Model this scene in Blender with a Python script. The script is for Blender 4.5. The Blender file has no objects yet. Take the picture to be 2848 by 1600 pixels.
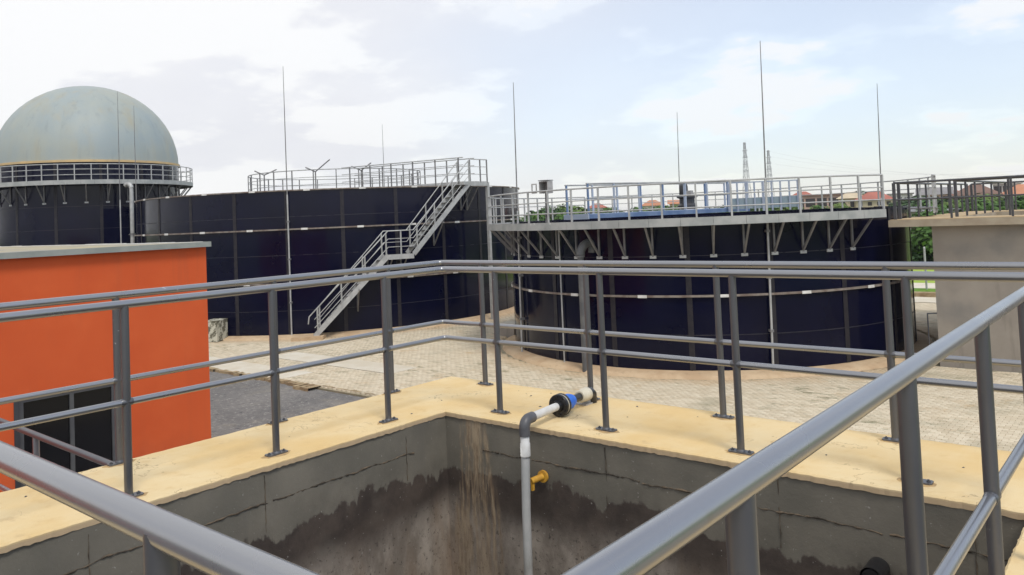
import bpy, math, random
import numpy as np
from mathutils import Vector, Matrix
R_ = math.radians
rng = random.Random(7)
SC = bpy.context.scene
COL = SC.collection

# ------------------------------------------------------------------ camera
EYE = 4.5
cam_d = bpy.data.cameras.new('camera'); cam = bpy.data.objects.new('camera', cam_d); COL.objects.link(cam)
cam_d.sensor_fit = 'HORIZONTAL'; cam_d.sensor_width = 36.0
cam_d.lens = 2218.11 / 2848 * 36.0
cam_d.shift_y = (520.0 - 800.0) / 2848.0
cam_d.clip_start = 0.05; cam_d.clip_end = 6000
def cam_axes(yaw, pitch, roll):
    a, p, q = R_(yaw), R_(pitch), R_(roll)
    d = Vector((math.sin(a), math.cos(a), 0)); r = Vector((math.cos(a), -math.sin(a), 0)); u = Vector((0, 0, 1))
    f = d*math.cos(p) - u*math.sin(p); u2 = d*math.sin(p) + u*math.cos(p)
    return r*math.cos(q) + u2*math.sin(q), -r*math.sin(q) + u2*math.cos(q), f
cr_, cu_, cf_ = cam_axes(-39.9723, -2.121, -2.4447)
M = Matrix((cr_, cu_, -cf_)).transposed().to_4x4(); M.translation = (0, 0, EYE)
cam.matrix_world = M
SC.camera = cam

# ------------------------------------------------------------------ world, sun, exposure
SUN_EL, SUN_AZ = 56.0, 118.0          # azimuth from +Y towards +X, of the place the sun stands
world = bpy.data.worlds.new('World'); SC.world = world; world.use_nodes = True
def build_world():
    nt = world.node_tree; nt.nodes.clear(); N = nt.nodes.new; L = nt.links.new
    out = N('ShaderNodeOutputWorld')
    sky = N('ShaderNodeTexSky'); sky.sky_type = 'NISHITA'; sky.sun_disc = False
    sky.sun_elevation = R_(SUN_EL); sky.sun_rotation = R_(SUN_AZ)
    sky.air_density = 1.0; sky.dust_density = 0.7; sky.ozone_density = 1.0
    b1 = N('ShaderNodeBackground'); b1.inputs[1].default_value = 0.15; L(sky.outputs[0], b1.inputs[0])
    tc = N('ShaderNodeTexCoord')
    sep = N('ShaderNodeSeparateXYZ'); L(tc.outputs['Generated'], sep.inputs[0])
    def math_(op, a, b=None, c=None):
        m = N('ShaderNodeMath'); m.operation = op
        for i, v in enumerate((a, b, c)):
            if v is None: continue
            if isinstance(v, (int, float)): m.inputs[i].default_value = v
            else: L(v, m.inputs[i])
        return m.outputs[0]
    def maprange(v, a, b, c, d, smooth=True):
        m = N('ShaderNodeMapRange'); m.interpolation_type = 'SMOOTHSTEP' if smooth else 'LINEAR'
        for i, q in enumerate((v, a, b, c, d)):
            if isinstance(q, (int, float)): m.inputs[i].default_value = q
            else: L(q, m.inputs[i])
        return m.outputs[0]
    zz = math_('ADD', math_('MAXIMUM', sep.outputs[2], 0.0), 0.22)
    comb = N('ShaderNodeCombineXYZ')
    L(math_('DIVIDE', sep.outputs[0], zz), comb.inputs[0]); L(math_('DIVIDE', sep.outputs[1], zz), comb.inputs[1])
    def noise(scale, detail, rough, off):
        mp = N('ShaderNodeMapping'); mp.inputs['Location'].default_value = off; L(comb.outputs[0], mp.inputs[0])
        n = N('ShaderNodeTexNoise'); n.inputs['Scale'].default_value = scale
        n.inputs['Detail'].default_value = detail; n.inputs['Roughness'].default_value = rough
        L(mp.outputs[0], n.inputs['Vector']); return n.outputs['Fac']
    big = noise(0.33, 3, 0.5, (4.3, 1.7, 0.0))
    puf = noise(1.15, 7, 0.55, (2.1, 7.4, 0.0))
    # thin veil everywhere, thicker towards the west (photo's left)
    side = math_('ADD', math_('MULTIPLY', sep.outputs[0], -0.55), math_('MULTIPLY', sep.outputs[1], -0.15))
    veil = maprange(math_('ADD', big, math_('MULTIPLY', side, 0.5)), 0.36, 0.74, 0.52, 0.97)
    cum = maprange(math_('ADD', puf, math_('MULTIPLY', side, 0.10)), 0.505, 0.60, 0.0, 1.0)
    hor = maprange(sep.outputs[2], 0.0, 0.20, 0.62, 0.0)
    fac = math_('MINIMUM', math_('ADD', math_('MAXIMUM', math_('MAXIMUM', veil, hor), math_('MULTIPLY', cum, 0.85)), 0.0), 1.0)
    shade = maprange(noise(1.9, 6, 0.6, (0.4, 3.3, 1.0)), 0.36, 0.68, 0.84, 1.0)
    cc = N('ShaderNodeMixRGB'); cc.inputs[1].default_value = (0.845, 0.85, 0.895, 1); cc.inputs[2].default_value = (1.0, 1.0, 1.0, 1)
    L(maprange(math_('ADD', math_('MULTIPLY', cum, 0.6), math_('MULTIPLY', shade, 0.6)), 0.42, 0.90, 0.0, 1.0), cc.inputs[0])
    b2 = N('ShaderNodeBackground'); b2.inputs[1].default_value = 0.76; L(cc.outputs[0], b2.inputs[0])
    mx = N('ShaderNodeMixShader'); L(fac, mx.inputs[0]); L(b1.outputs[0], mx.inputs[1]); L(b2.outputs[0], mx.inputs[2])
    L(mx.outputs[0], out.inputs[0])
build_world()
sd = bpy.data.lights.new('sun', 'SUN'); sd.energy = 1.5; sd.angle = R_(16); sd.color = (1.0, 0.95, 0.86)
sun = bpy.data.objects.new('sun', sd); COL.objects.link(sun)
sv = Vector((math.sin(R_(SUN_AZ))*math.cos(R_(SUN_EL)), math.cos(R_(SUN_AZ))*math.cos(R_(SUN_EL)), math.sin(R_(SUN_EL))))
sun.rotation_euler = sv.to_track_quat('Z', 'Y').to_euler(); sun.location = (0, 0, 60)
vs = SC.view_settings; vs.view_transform = 'Standard'; vs.look = 'None'; vs.gamma = 1.0; vs.exposure = 0.45; vs.use_curve_mapping = False
SC.cycles.max_bounces = 6; SC.cycles.diffuse_bounces = 3; SC.cycles.glossy_bounces = 3

# ------------------------------------------------------------------ materials
class MT:
    def __init__(s, name):
        s.m = bpy.data.materials.new(name); s.m.use_nodes = True
        s.nt = s.m.node_tree; s.b = s.nt.nodes['Principled BSDF']
        s.pos = s.n('ShaderNodeNewGeometry').outputs['Position']
    def n(s, t): return s.nt.nodes.new(t)
    def l(s, a, b): s.nt.links.new(a, b)
    def val(s, sock, v):
        if isinstance(v, (int, float, tuple)): sock.default_value = v
        else: s.l(v, sock)
    def math(s, op, a, b=None, c=None):
        m = s.n('ShaderNodeMath'); m.operation = op
        for i, v in enumerate((a, b, c)):
            if v is not None: s.val(m.inputs[i], v)
        return m.outputs[0]
    def mr(s, v, a, b, c=0.0, d=1.0, smooth=True):
        m = s.n('ShaderNodeMapRange'); m.interpolation_type = 'SMOOTHSTEP' if smooth else 'LINEAR'
        for i, q in enumerate((v, a, b, c, d)): s.val(m.inputs[i], q)
        return m.outputs[0]
    def vec(s, scale=(1, 1, 1), off=(0, 0, 0), src=None):
        m = s.n('ShaderNodeMapping'); m.inputs['Scale'].default_value = scale; m.inputs['Location'].default_value = off
        s.l(src or s.pos, m.inputs[0]); return m.outputs[0]
    def noise(s, sc, det=4, ro=0.55, v=None, dist=0.0):
        n = s.n('ShaderNodeTexNoise'); n.inputs['Scale'].default_value = sc; n.inputs['Detail'].default_value = det
        n.inputs['Roughness'].default_value = ro; n.inputs['Distortion'].default_value = dist
        s.l(v or s.pos, n.inputs['Vector']); return n.outputs['Fac']
    def mix(s, f, a, b):
        m = s.n('ShaderNodeMixRGB'); s.val(m.inputs[0], f)
        for i, c in ((1, a), (2, b)):
            s.val(m.inputs[i], (*c, 1) if isinstance(c, tuple) else c)
        return m.outputs[0]
    def xyz(s):
        p = s.n('ShaderNodeSeparateXYZ'); s.l(s.pos, p.inputs[0]); return p.outputs
    def bump(s, h, strength=0.3, dist=0.02):
        b = s.n('ShaderNodeBump'); b.inputs['Strength'].default_value = strength; b.inputs['Distance'].default_value = dist
        s.l(h, b.inputs['Height']); s.l(b.outputs[0], s.b.inputs['Normal'])
    def out(s, col, rough=0.6, metal=0.0, spec=0.5):
        s.val(s.b.inputs['Base Color'], (*col, 1) if isinstance(col, tuple) else col)
        s.val(s.b.inputs['Roughness'], rough); s.val(s.b.inputs['Metallic'], metal); s.b.inputs['Specular IOR Level'].default_value = spec
        return s.m
def plain(name, c, c2=None, rough=0.6, metal=0.0, spec=0.5, sc=3.0, det=5, lo=0.35, hi=0.65, bsc=None, bst=0.2, bd=0.01):
    t = MT(name)
    c2 = c2 or tuple(x*0.82 for x in c)
    col = t.mix(t.mr(t.noise(sc, det), lo, hi), c, c2)
    if bsc: t.bump(t.noise(bsc, 4), bst, bd)
    return t.out(col, rough, metal, spec)
MA = {}
def mk():
    # grey painted railing: one paint, sky highlight put into lighter glossier rails, darker posts
    for key, ca, cb, ior, coat, r0, r1 in (('rail', (0.060, 0.067, 0.086), (0.078, 0.083, 0.098), 2.1, 0.55, 0.25, 0.36), ('post', (0.030, 0.033, 0.042), (0.042, 0.044, 0.053), 1.7, 0.0, 0.34, 0.48)):
        t = MT('paint_' + key)
        c = t.mix(t.mr(t.noise(1.3, 4), 0.3, 0.7), ca, cb)
        c = t.mix(t.mr(t.noise(9, 5, 0.6, t.vec((1, 1, .4))), 0.62, 0.75, 0.0, 0.5), c, (0.06, 0.05, 0.045))
        chips = t.math('MULTIPLY', t.mr(t.noise(22, 4, 0.6), 0.66, 0.70), t.mr(t.noise(1.7, 2, 0.5, t.vec((1, 1, 1), (3, 1, 0))), 0.60, 0.66))
        c = t.mix(chips, c, (0.32, 0.32, 0.33))
        t.b.inputs['IOR'].default_value = ior
        t.b.inputs['Coat Weight'].default_value = coat; t.b.inputs['Coat IOR'].default_value = 2.1; t.b.inputs['Coat Roughness'].default_value = 0.24
        t.bump(t.noise(5, 2), 0.05, 0.01)
        MA[key] = t.out(c, t.mr(t.noise(2.2, 4), 0.3, 0.7, r0, r1), 0.0, 0.85)
    # coping screed
    t = MT('coping_screed')
    a = t.noise(1.1, 6, 0.6); b = t.noise(7, 6, 0.65); d = t.noise(38, 4, 0.7); tr = t.noise(9, 5, .6, t.vec((1, .12, 1)))
    c = t.mix(t.mr(a, 0.30, 0.72), (0.65, 0.465, 0.215), (0.71, 0.575, 0.345))
    c = t.mix(t.math('MULTIPLY', t.mr(b, 0.52, 0.74), 0.45), c, (0.56, 0.385, 0.18))
    c = t.mix(t.math('MULTIPLY', t.mr(t.noise(3.1, 7, 0.7, t.vec((1, 1, 1), (9, 2, 0))), 0.60, 0.74), 0.45), c, (0.42, 0.30, 0.17))
    c = t.mix(t.math('MULTIPLY', t.mr(d, 0.66, 0.76), 0.5), c, (0.34, 0.24, 0.12))
    c = t.mix(t.math('MULTIPLY', t.mr(tr, 0.5, 0.7), 0.07), c, (0.80, 0.68, 0.46))
    cr = t.math('ABSOLUTE', t.math('SUBTRACT', t.noise(1.6, 5, .6, t.vec((1, 1, 1), (8, 8, 0))), 0.5))
    c = t.mix(t.math('MULTIPLY', t.mr(cr, 0.0015, 0.005, 1.0, 0.0), t.mr(t.noise(1.1, 2, .5), .5, .6, 0.0, 0.55)), c, (0.22, 0.15, 0.085))
    z = t.xyz()[2]
    edge = t.mr(z, 2.845, 2.866)            # the rough raw edge of the slab is greyer than its top
    c = t.mix(edge, (0.46, 0.345, 0.215), c)
    t.bump(t.math('ADD', t.noise(90, 4, 0.7), t.math('MULTIPLY', a, 2.0)), 0.25, 0.004)
    MA['coping'] = t.out(c, 0.88, 0.0, 0.25)
    t = MT('grout'); gc = t.mix(t.mr(t.noise(24, 5, .65), .35, .65), (0.50, 0.34, 0.16), (0.34, 0.235, 0.125)); t.bump(t.noise(70, 4), .4, .004); MA['grout'] = t.out(gc, .9, 0, .2)
    # basin wall concrete, stains on it
    t = MT('basin_concrete')
    X, Y, Z = t.xyz()
    a = t.noise(2.2, 6, 0.6); f = t.noise(45, 4, 0.65)
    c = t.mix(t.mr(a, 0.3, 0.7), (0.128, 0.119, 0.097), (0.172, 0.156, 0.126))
    c = t.mix(t.math('MULTIPLY', t.mr(t.noise(1.4, 5, 0.6, t.vec((5, 5, .5))), 0.52, 0.7), 0.5), c, (0.14, 0.13, 0.11))
    big = t.noise(1.05, 3, 0.5, t.vec((1, 1, .35), (3.1, 1.2, 0))); mid = t.noise(4.5, 9, 0.62, t.vec((1, 1, .75))); drip = t.noise(11, 3, 0.5, t.vec((1, 1, .06)))
    edge = t.math('ADD', t.math('ADD', t.math('MULTIPLY', big, 0.46), t.math('MULTIPLY', mid, 0.34)), t.math('MULTIPLY', t.mr(drip, 0.5, 0.75), -0.07))
    zj = t.math('SUBTRACT', Z, edge)
    wet = t.mr(zj, 1.955, 1.988, 1.0, 0.0)
    damp = t.mr(zj, 1.98, 2.16, 0.30, 0.0)
    c = t.mix(t.math('MULTIPLY', damp, t.mr(mid, .4, .6)), c, (0.085, 0.075, 0.062))
    wcol = t.mix(t.mr(t.noise(3.5, 6, 0.65), 0.35, 0.7), (0.046, 0.036, 0.031), (0.082, 0.064, 0.052))
    low = t.mr(t.math('ADD', Z, t.math('MULTIPLY', t.noise(0.9, 4, 0.5), 0.45)), 2.13, 2.46, 1.0, 0.0)
    lcol = t.mix(t.mr(t.noise(5, 7, 0.7, t.vec((1, 1, .5))), 0.32, 0.68), (0.34, 0.30, 0.255), (0.17, 0.145, 0.12))
    lcol = t.mix(t.math('MULTIPLY', t.mr(t.noise(24, 4, 0.75), 0.57, 0.66), 0.8), lcol, (0.05, 0.043, 0.038))
    lcol = t.mix(t.math('MULTIPLY', t.mr(t.noise(2.0, 5, 0.6, t.vec((1, 1, .2), (5, 1, 0))), 0.5, 0.7), 0.6), lcol, (0.20, 0.135, 0.085))
    wcol = t.mix(low, wcol, lcol)
    c = t.mix(t.math('MULTIPLY', wet, t.mr(mid, 0.25, 0.5, 0.8, 1.0)), c, wcol)
    c = t.mix(t.math('MULTIPLY', t.mr(t.noise(40, 3, 0.6), 0.68, 0.73), 0.7), c, (0.34, 0.32, 0.29))
    # mineral run-off streak below the coping near the far corner
    wob = t.math('MULTIPLY', t.math('SUBTRACT', t.noise(4, 4, 0.6, t.vec((1, 1, .5))), 0.5), 0.30)
    dx = t.math('ABSOLUTE', t.math('ADD', t.math('ADD', X, 4.585), wob))
    wid = t.math('ADD', t.mr(Z, 1.2, 2.8, 0.26, 0.07, False), t.math('MULTIPLY', t.noise(17, 3, .6, t.vec((1, 1, .12))), 0.10))
    st = t.math('MULTIPLY', t.mr(t.math('SUBTRACT', dx, wid), -0.03, 0.05, 1.0, 0.0), t.mr(Y, 4.6, 4.7))
    st = t.math('MULTIPLY', st, t.mr(t.noise(15, 6, 0.7, t.vec((1, 1, .07))), 0.40, 0.56, 0.05, 0.90))
    st = t.math('MULTIPLY', st, t.mr(Z, 1.5, 2.35, 0.55, 1.0))
    c = t.mix(st, c, t.mix(t.mr(t.noise(30, 4, 0.6, t.vec((1, 1, .2))), 0.35, 0.65), (0.36, 0.28, 0.185), (0.20, 0.14, 0.088)))
    t.bump(t.math('ADD', t.math('MULTIPLY', f, 0.6), a), 0.35, 0.01)
    MA['basin'] = t.out(c, t.math('SUBTRACT', 0.88, t.math('MULTIPLY', wet, 0.2)), 0.0, 0.35)
    MA['ridge'] = plain('joint_mortar', (0.15, 0.115, 0.08), (0.05, 0.042, 0.034), 0.9, sc=9, spec=.2)
    # tank enamel
    t = MT('navy_enamel')
    c = t.mix(t.mr(t.noise(0.7, 4), 0.3, 0.7), (0.0014, 0.0020, 0.0135), (0.0021, 0.0029, 0.0185))
    c = t.mix(t.math('MULTIPLY', t.mr(t.noise(1.3, 6, 0.6, t.vec((1, 1, .25))), 0.60, 0.85), 0.20), c, (0.010, 0.010, 0.016))
    t.bump(t.noise(0.5, 1), 0.12, 0.03)
    MA['navy'] = t.out(c, t.mr(t.noise(2.5, 5), 0.3, 0.7, 0.09, 0.14), 0.0, 0.21)
    MA['seam'] = plain('seam_strip', (0.018, 0.017, 0.023), (0.030, 0.027, 0.030), 0.5, sc=6, spec=.25)
    MA['seamline'] = plain('seam_sealant', (0.018, 0.018, 0.028), (0.040, 0.038, 0.046), 0.5, sc=2, spec=.25)
    MA['galv'] = plain('galvanised_steel', (0.36, 0.365, 0.36), (0.46, 0.465, 0.455), 0.52, 0.15, 0.5, sc=4, bsc=None)
    MA['galvd'] = plain('weathered_galvanised', (0.15, 0.15, 0.155), (0.22, 0.215, 0.21), 0.55, 0.1, 0.5, sc=3)
    t = MT('fascia_steel')
    c = t.mix(t.mr(t.noise(2.2, 5), 0.35, 0.65), (0.30, 0.315, 0.305), (0.40, 0.405, 0.39))
    c = t.mix(t.mr(t.noise(2.6, 6, 0.7, t.vec((1, 1, .6), (4, 4, 1))), 0.64, 0.70), c, (0.68, 0.67, 0.64))
    MA['fascia'] = t.out(c, 0.5, 0.1)
    MA['darkgrey'] = plain('dark_grey_steel', (0.085, 0.088, 0.092), (0.13, 0.13, 0.128), 0.5, sc=3)
    MA['girder'] = plain('rusty_girder', (0.25, 0.22, 0.19), (0.15, 0.11, 0.09), 0.7, sc=5)
    MA['white'] = plain('pale_plate', (0.72, 0.71, 0.68), (0.60, 0.59, 0.56), 0.55, sc=6)
    t = MT('dome_membrane')
    X, Y, Z = t.xyz()
    c = t.mix(t.mr(t.noise(0.45, 5), 0.32, 0.68), (0.285, 0.335, 0.345), (0.335, 0.36, 0.325))
    c = t.mix(t.math('MULTIPLY', t.mr(t.noise(0.8, 6, 0.6, t.vec((1, 1, .22))), 0.48, 0.74), 0.7), c, (0.36, 0.33, 0.235))
    c = t.mix(t.math('MULTIPLY', t.mr(t.noise(2.6, 4, 0.6, t.vec((1, 1, .08))), 0.55, 0.7), 0.35), c, (0.22, 0.25, 0.25))
    t.bump(t.noise(0.8, 4), 0.12, 0.06)
    MA['dome'] = t.out(c, 0.55, 0.0, 0.4)
    MA['ochre'] = plain('ochre_band', (0.60, 0.42, 0.20), (0.50, 0.37, 0.20), 0.7, sc=2)
    # orange render
    t = MT('orange_render')
    c = t.mix(t.mr(t.noise(0.8, 5), 0.3, 0.7), (0.57, 0.088, 0.021), (0.62, 0.104, 0.026))
    c = t.mix(t.math('MULTIPLY', t.mr(t.noise(2.2, 6, .65, t.vec((1, 1, .3))), 0.58, 0.78), 0.25), c, (0.50, 0.105, 0.035))
    X, Y, Z = t.xyz()
    rn = t.math('MULTIPLY', t.mr(t.noise(5, 5, .65, t.vec((1, 1, .05))), 0.52, 0.70), t.mr(Z, 2.6, 4.2, 0.10, 0.35))
    c = t.mix(rn, c, (0.42, 0.085, 0.032))
    c = t.mix(t.math('MULTIPLY', t.mr(t.noise(1.7, 4, .5, t.vec((1, 1, 1), (3, 9, 2))), 0.5, 0.72), 0.18), c, (0.74, 0.15, 0.042))
    c = t.mix(t.math('MULTIPLY', t.mr(t.math('ADD', Z, t.math('MULTIPLY', t.noise(3, 5, .6), .8)), .5, 1.6, 1.0, 0.0), 0.45), c, (0.33, 0.10, 0.05))
    t.bump(t.noise(70, 4, 0.6), 0.2, 0.008)
    MA['orange'] = t.out(c, 0.75, 0.0, 0.3)
    t = MT('roof_slab')
    c = t.mix(t.mr(t.noise(0.9, 6, .65), 0.35, 0.65), (0.30, 0.285, 0.24), (0.40, 0.34, 0.20))
    c = t.mix(t.mr(t.noise(2.5, 6, .7), 0.6, 0.7), c, (0.60, 0.58, 0.52))
    t.bump(t.noise(20, 5), 0.3, 0.01); MA['roof'] = t.out(c, 0.9)
    MA['fasciapaint'] = plain('grey_green_paint', (0.235, 0.255, 0.235), (0.29, 0.305, 0.28), 0.6, sc=3)
    MA['dark'] = plain('dark_frame', (0.035, 0.035, 0.04), (0.05, 0.05, 0.055), 0.45)
    MA['doorframe'] = plain('aluminium_frame', (0.065, 0.065, 0.07), (0.085, 0.085, 0.085), 0.45)
    MA['glass'] = MT('black_glass').out((0.004, 0.004, 0.006), 0.12, 0.0, 0.4)
    # ground
    t = MT('paver')
    at = t.n('ShaderNodeAttribute'); at.attribute_name = 'tint'
    oi = t.n('ShaderNodeObjectInfo')
    v = t.math('FRACT', t.math('ADD', at.outputs['Fac'], oi.outputs['Random']))
    c = t.mix(v, (0.53, 0.45, 0.325), (0.64, 0.565, 0.43))
    c = t.mix(t.math('MULTIPLY', t.mr(t.noise(0.5, 6, 0.65), 0.5, 0.72), 0.55), c, (0.29, 0.265, 0.18))
    c = t.mix(t.math('MULTIPLY', t.mr(t.noise(0.9, 6, 0.7, t.vec((1, 1, 1), (7, 3, 0))), 0.56, 0.70), 0.5), c, (0.50, 0.35, 0.19))
    c = t.mix(t.math('MULTIPLY', t.mr(t.noise(2.4, 6, 0.75), 0.56, 0.72), 0.65), c, (0.24, 0.23, 0.155))
    gm = t.mr(t.noise(0.22, 3, 0.5, t.vec((1, 1, 1), (1.5, 6.0, 0))), 0.42, 0.58)
    c = t.mix(t.math('MULTIPLY', t.math('MULTIPLY', t.mr(t.noise(3.2, 5, 0.65, t.vec((.45, 1.3, 1))), 0.53, 0.64), gm), 0.75), c, (0.20, 0.19, 0.115))
    for cx, cy, r0 in ((-13.065, 25.778, 6.633), (-34.02, 26.21, 9.556)):      # earth washed out from the tank footings
        X, Y, Z = t.xyz(); dd = t.math('SQRT', t.math('ADD', t.math('POWER', t.math('SUBTRACT', X, cx), 2.0), t.math('POWER', t.math('SUBTRACT', Y, cy), 2.0)))
        c = t.mix(t.mr(t.math('ADD', dd, t.math('MULTIPLY', t.noise(0.9, 5, .65), -1.6)), r0-.3, r0+.75, 0.75, 0.0), c, (0.52, 0.385, 0.24))
    t.bump(t.noise(60, 4, 0.7), 0.3, 0.006); MA['paver'] = t.out(c, 0.9, 0, 0.25)
    t = MT('paver_bed')
    c = t.mix(t.mr(t.noise(3, 6, .7), 0.35, 0.65), (0.36, 0.31, 0.22), (0.26, 0.235, 0.155)); MA['bed'] = t.out(c, 0.95, 0, 0.2)
    t = MT('pale_concrete')
    c = t.mix(t.mr(t.noise(1.0, 6, .65), 0.35, 0.68), (0.56, 0.50, 0.39), (0.64, 0.60, 0.51))
    c = t.mix(t.math('MULTIPLY', t.mr(t.noise(4, 6, .7), 0.56, 0.74), 0.5), c, (0.40, 0.34, 0.24))
    t.bump(t.noise(30, 5), 0.25, 0.008); MA['pale'] = t.out(c, 0.9, 0, 0.25)
    t = MT('earthy_footing')
    c = t.mix(t.mr(t.noise(1.2, 6, .65), 0.35, 0.65), (0.56, 0.425, 0.275), (0.46, 0.325, 0.20))
    c = t.mix(t.math('MULTIPLY', t.mr(t.noise(6, 5, .7), 0.55, 0.7), 0.5), c, (0.33, 0.235, 0.15))
    t.bump(t.noise(25, 5), 0.4, 0.01); MA['footing'] = t.out(c, 0.9, 0, 0.25)
    t = MT('tarmac')
    sp = t.noise(9, 4, 0.85); c = t.mix(t.mr(t.noise(0.6, 5), 0.35, 0.65), (0.15, 0.144, 0.138), (0.20, 0.19, 0.178))
    c = t.mix(t.math('MULTIPLY', t.mr(sp, 0.55, 0.66), 0.8), c, (0.40, 0.38, 0.345))
    c = t.mix(t.math('MULTIPLY', t.mr(sp, 0.44, 0.34), 0.7), c, (0.045, 0.045, 0.048))
    c = t.mix(t.math('MULTIPLY', t.mr(t.noise(1.1, 5, .6, t.vec((1, 1, 1), (2, 5, 0))), 0.52, 0.70), 0.5), c, (0.26, 0.235, 0.19))
    t.bump(sp, 0.7, 0.02); MA['tarmac'] = t.out(c, 0.9, 0, 0.3)
    t = MT('grass'); c = t.mix(t.mr(t.noise(0.35, 6, .7), 0.35, 0.65), (0.085, 0.20, 0.020), (0.15, 0.26, 0.035))
    c = t.mix(t.mr(t.noise(3, 6, .7), 0.5, 0.7), c, (0.06, 0.13, 0.015)); t.bump(t.noise(8, 5), 0.6, 0.08); MA['grass'] = t.out(c, 0.9, 0, 0.2)
    t = MT('bright_grass'); c = t.mix(t.mr(t.noise(0.25, 6, .7), 0.35, 0.65), (0.26, 0.38, 0.045), (0.34, 0.43, 0.08)); t.bump(t.noise(8, 5), 0.4, 0.05); MA['bgrass'] = t.out(c, 0.9, 0, 0.2)
    t = MT('open_ground'); c = t.mix(t.mr(t.noise(0.03, 6, .65), 0.42, 0.6), (0.10, 0.17, 0.035), (0.16, 0.17, 0.06)); MA['field'] = t.out(c, 0.95, 0, 0.2)
    MA['kerb'] = plain('kerb_stone', (0.42, 0.33, 0.20), (0.27, 0.19, 0.11), 0.9, sc=3, spec=.2)
    t = MT('grey_concrete')
    c = t.mix(t.mr(t.noise(0.9, 6, .6), 0.3, 0.7), (0.285, 0.255, 0.22), (0.345, 0.31, 0.265))
    c = t.mix(t.math('MULTIPLY', t.mr(t.noise(0.6, 4, .5, t.vec((1, 1, 1), (1, 8, 2))), 0.52, 0.70), 0.6), c, (0.19, 0.19, 0.185))
    c = t.mix(t.math('MULTIPLY', t.mr(t.noise(3, 5, .6, t.vec((1, 1, .15))), 0.56, 0.72), 0.35), c, (0.15, 0.135, 0.12))
    t.bump(t.noise(15, 5), 0.15, 0.01); MA['conc'] = t.out(c, 0.85, 0, 0.3)
    MA['slab'] = plain('slab_screed', (0.52, 0.385, 0.22), (0.43, 0.33, 0.20), 0.9, sc=1.5, spec=.25)
    MA['slabedge'] = plain('slab_edge', (0.40, 0.345, 0.26), (0.33, 0.27, 0.20), 0.9, sc=2, spec=.25)
    MA['darkrail'] = plain('dark_rail_paint', (0.055, 0.057, 0.065), (0.08, 0.08, 0.085), 0.45, spec=.4)
    MA['blue'] = plain('blue_paint', (0.10, 0.165, 0.31), (0.16, 0.23, 0.37), 0.5, sc=2.5)
    MA['lblue'] = plain('light_blue_paint', (0.33, 0.39, 0.50), (0.40, 0.45, 0.54), 0.45, sc=2)
    MA['weir'] = plain('weir_sheet', (0.22, 0.30, 0.36), (0.28, 0.34, 0.37), 0.5)
    MA['pvc'] = plain('white_pvc', (0.66, 0.66, 0.65), (0.54, 0.53, 0.50), 0.4, sc=7)
    t = MT('grey_pvc'); c = t.mix(t.mr(t.noise(6, 5, .6), .35, .65), (0.40, 0.41, 0.40), (0.46, 0.46, 0.45))
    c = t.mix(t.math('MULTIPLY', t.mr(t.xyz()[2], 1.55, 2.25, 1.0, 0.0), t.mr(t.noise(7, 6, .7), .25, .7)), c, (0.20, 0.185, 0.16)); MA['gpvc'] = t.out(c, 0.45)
    MA['darkpvc'] = plain('dark_grey_pvc', (0.075, 0.077, 0.085), (0.10, 0.10, 0.108), 0.45, sc=8)
    MA['blackpvc'] = plain('black_plastic', (0.012, 0.012, 0.014), (0.022, 0.022, 0.023), 0.3, sc=8)
    MA['cream'] = plain('cream_coupling', (0.62, 0.58, 0.47), (0.52, 0.47, 0.36), 0.5, sc=8)
    MA['bluetape'] = plain('blue_tape', (0.015, 0.13, 0.62), (0.02, 0.17, 0.72), 0.4, sc=20)
    MA['yellow'] = plain('yellow_enamel', (0.68, 0.38, 0.04), (0.50, 0.26, 0.04), 0.5, sc=12)
    t = MT('mossy_concrete'); c = t.mix(t.mr(t.noise(4.5, 6, .7), 0.46, 0.54), (0.52, 0.51, 0.42), (0.13, 0.125, 0.09)); t.bump(t.noise(14, 5), .5, .02); MA['mossy'] = t.out(c, .95)
    MA['boxgrey'] = plain('cabinet_grey', (0.40, 0.39, 0.38), (0.33, 0.32, 0.31), 0.5, sc=8)
    MA['boxin'] = plain('cabinet_inside', (0.14, 0.13, 0.125), (0.17, 0.16, 0.15), 0.6)
    MA['plate'] = plain('clear_sheet', (0.60, 0.61, 0.62), (0.52, 0.53, 0.54), 0.3)
    MA['water'] = MT('tank_liquor').out((0.030, 0.026, 0.020), 0.15, 0.0, 0.5)
    MA['bark'] = plain('bark', (0.12, 0.085, 0.055), (0.08, 0.06, 0.04), 0.9)
    for k, (a, b) in {'leafa': ((0.045, 0.105, 0.020), (0.085, 0.165, 0.030)), 'leafb': ((0.030, 0.070, 0.022), (0.055, 0.105, 0.030)), 'leafc': ((0.085, 0.14, 0.03), (0.13, 0.19, 0.045))}.items():
        t = MT('foliage_' + k); c = t.mix(t.mr(t.noise(0.8, 4), .35, .65), a, b); t.b.inputs['Subsurface Weight'].default_value = 0.0
        MA[k] = t.out(c, 0.65, 0, 0.3)
    for k, c in {'h_white': (0.62, 0.60, 0.56), 'h_cream': (0.62, 0.52, 0.36), 'h_pink': (0.56, 0.38, 0.31), 'h_grey': (0.27, 0.27, 0.28),
                 'r_red': (0.40, 0.14, 0.10), 'r_orange': (0.50, 0.22, 0.12), 'r_brown': (0.20, 0.12, 0.09), 'r_grey': (0.25, 0.24, 0.24), 'r_green': (0.11, 0.17, 0.15)}.items():
        MA[k] = plain('house_' + k, c, rough=.85, sc=.4)
    MA['hwin'] = MT('house_window').out((0.03, 0.022, 0.022), 0.3)
    MA['lattice'] = plain('lattice_steel', (0.30, 0.30, 0.31), rough=.7)
mk()

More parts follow.
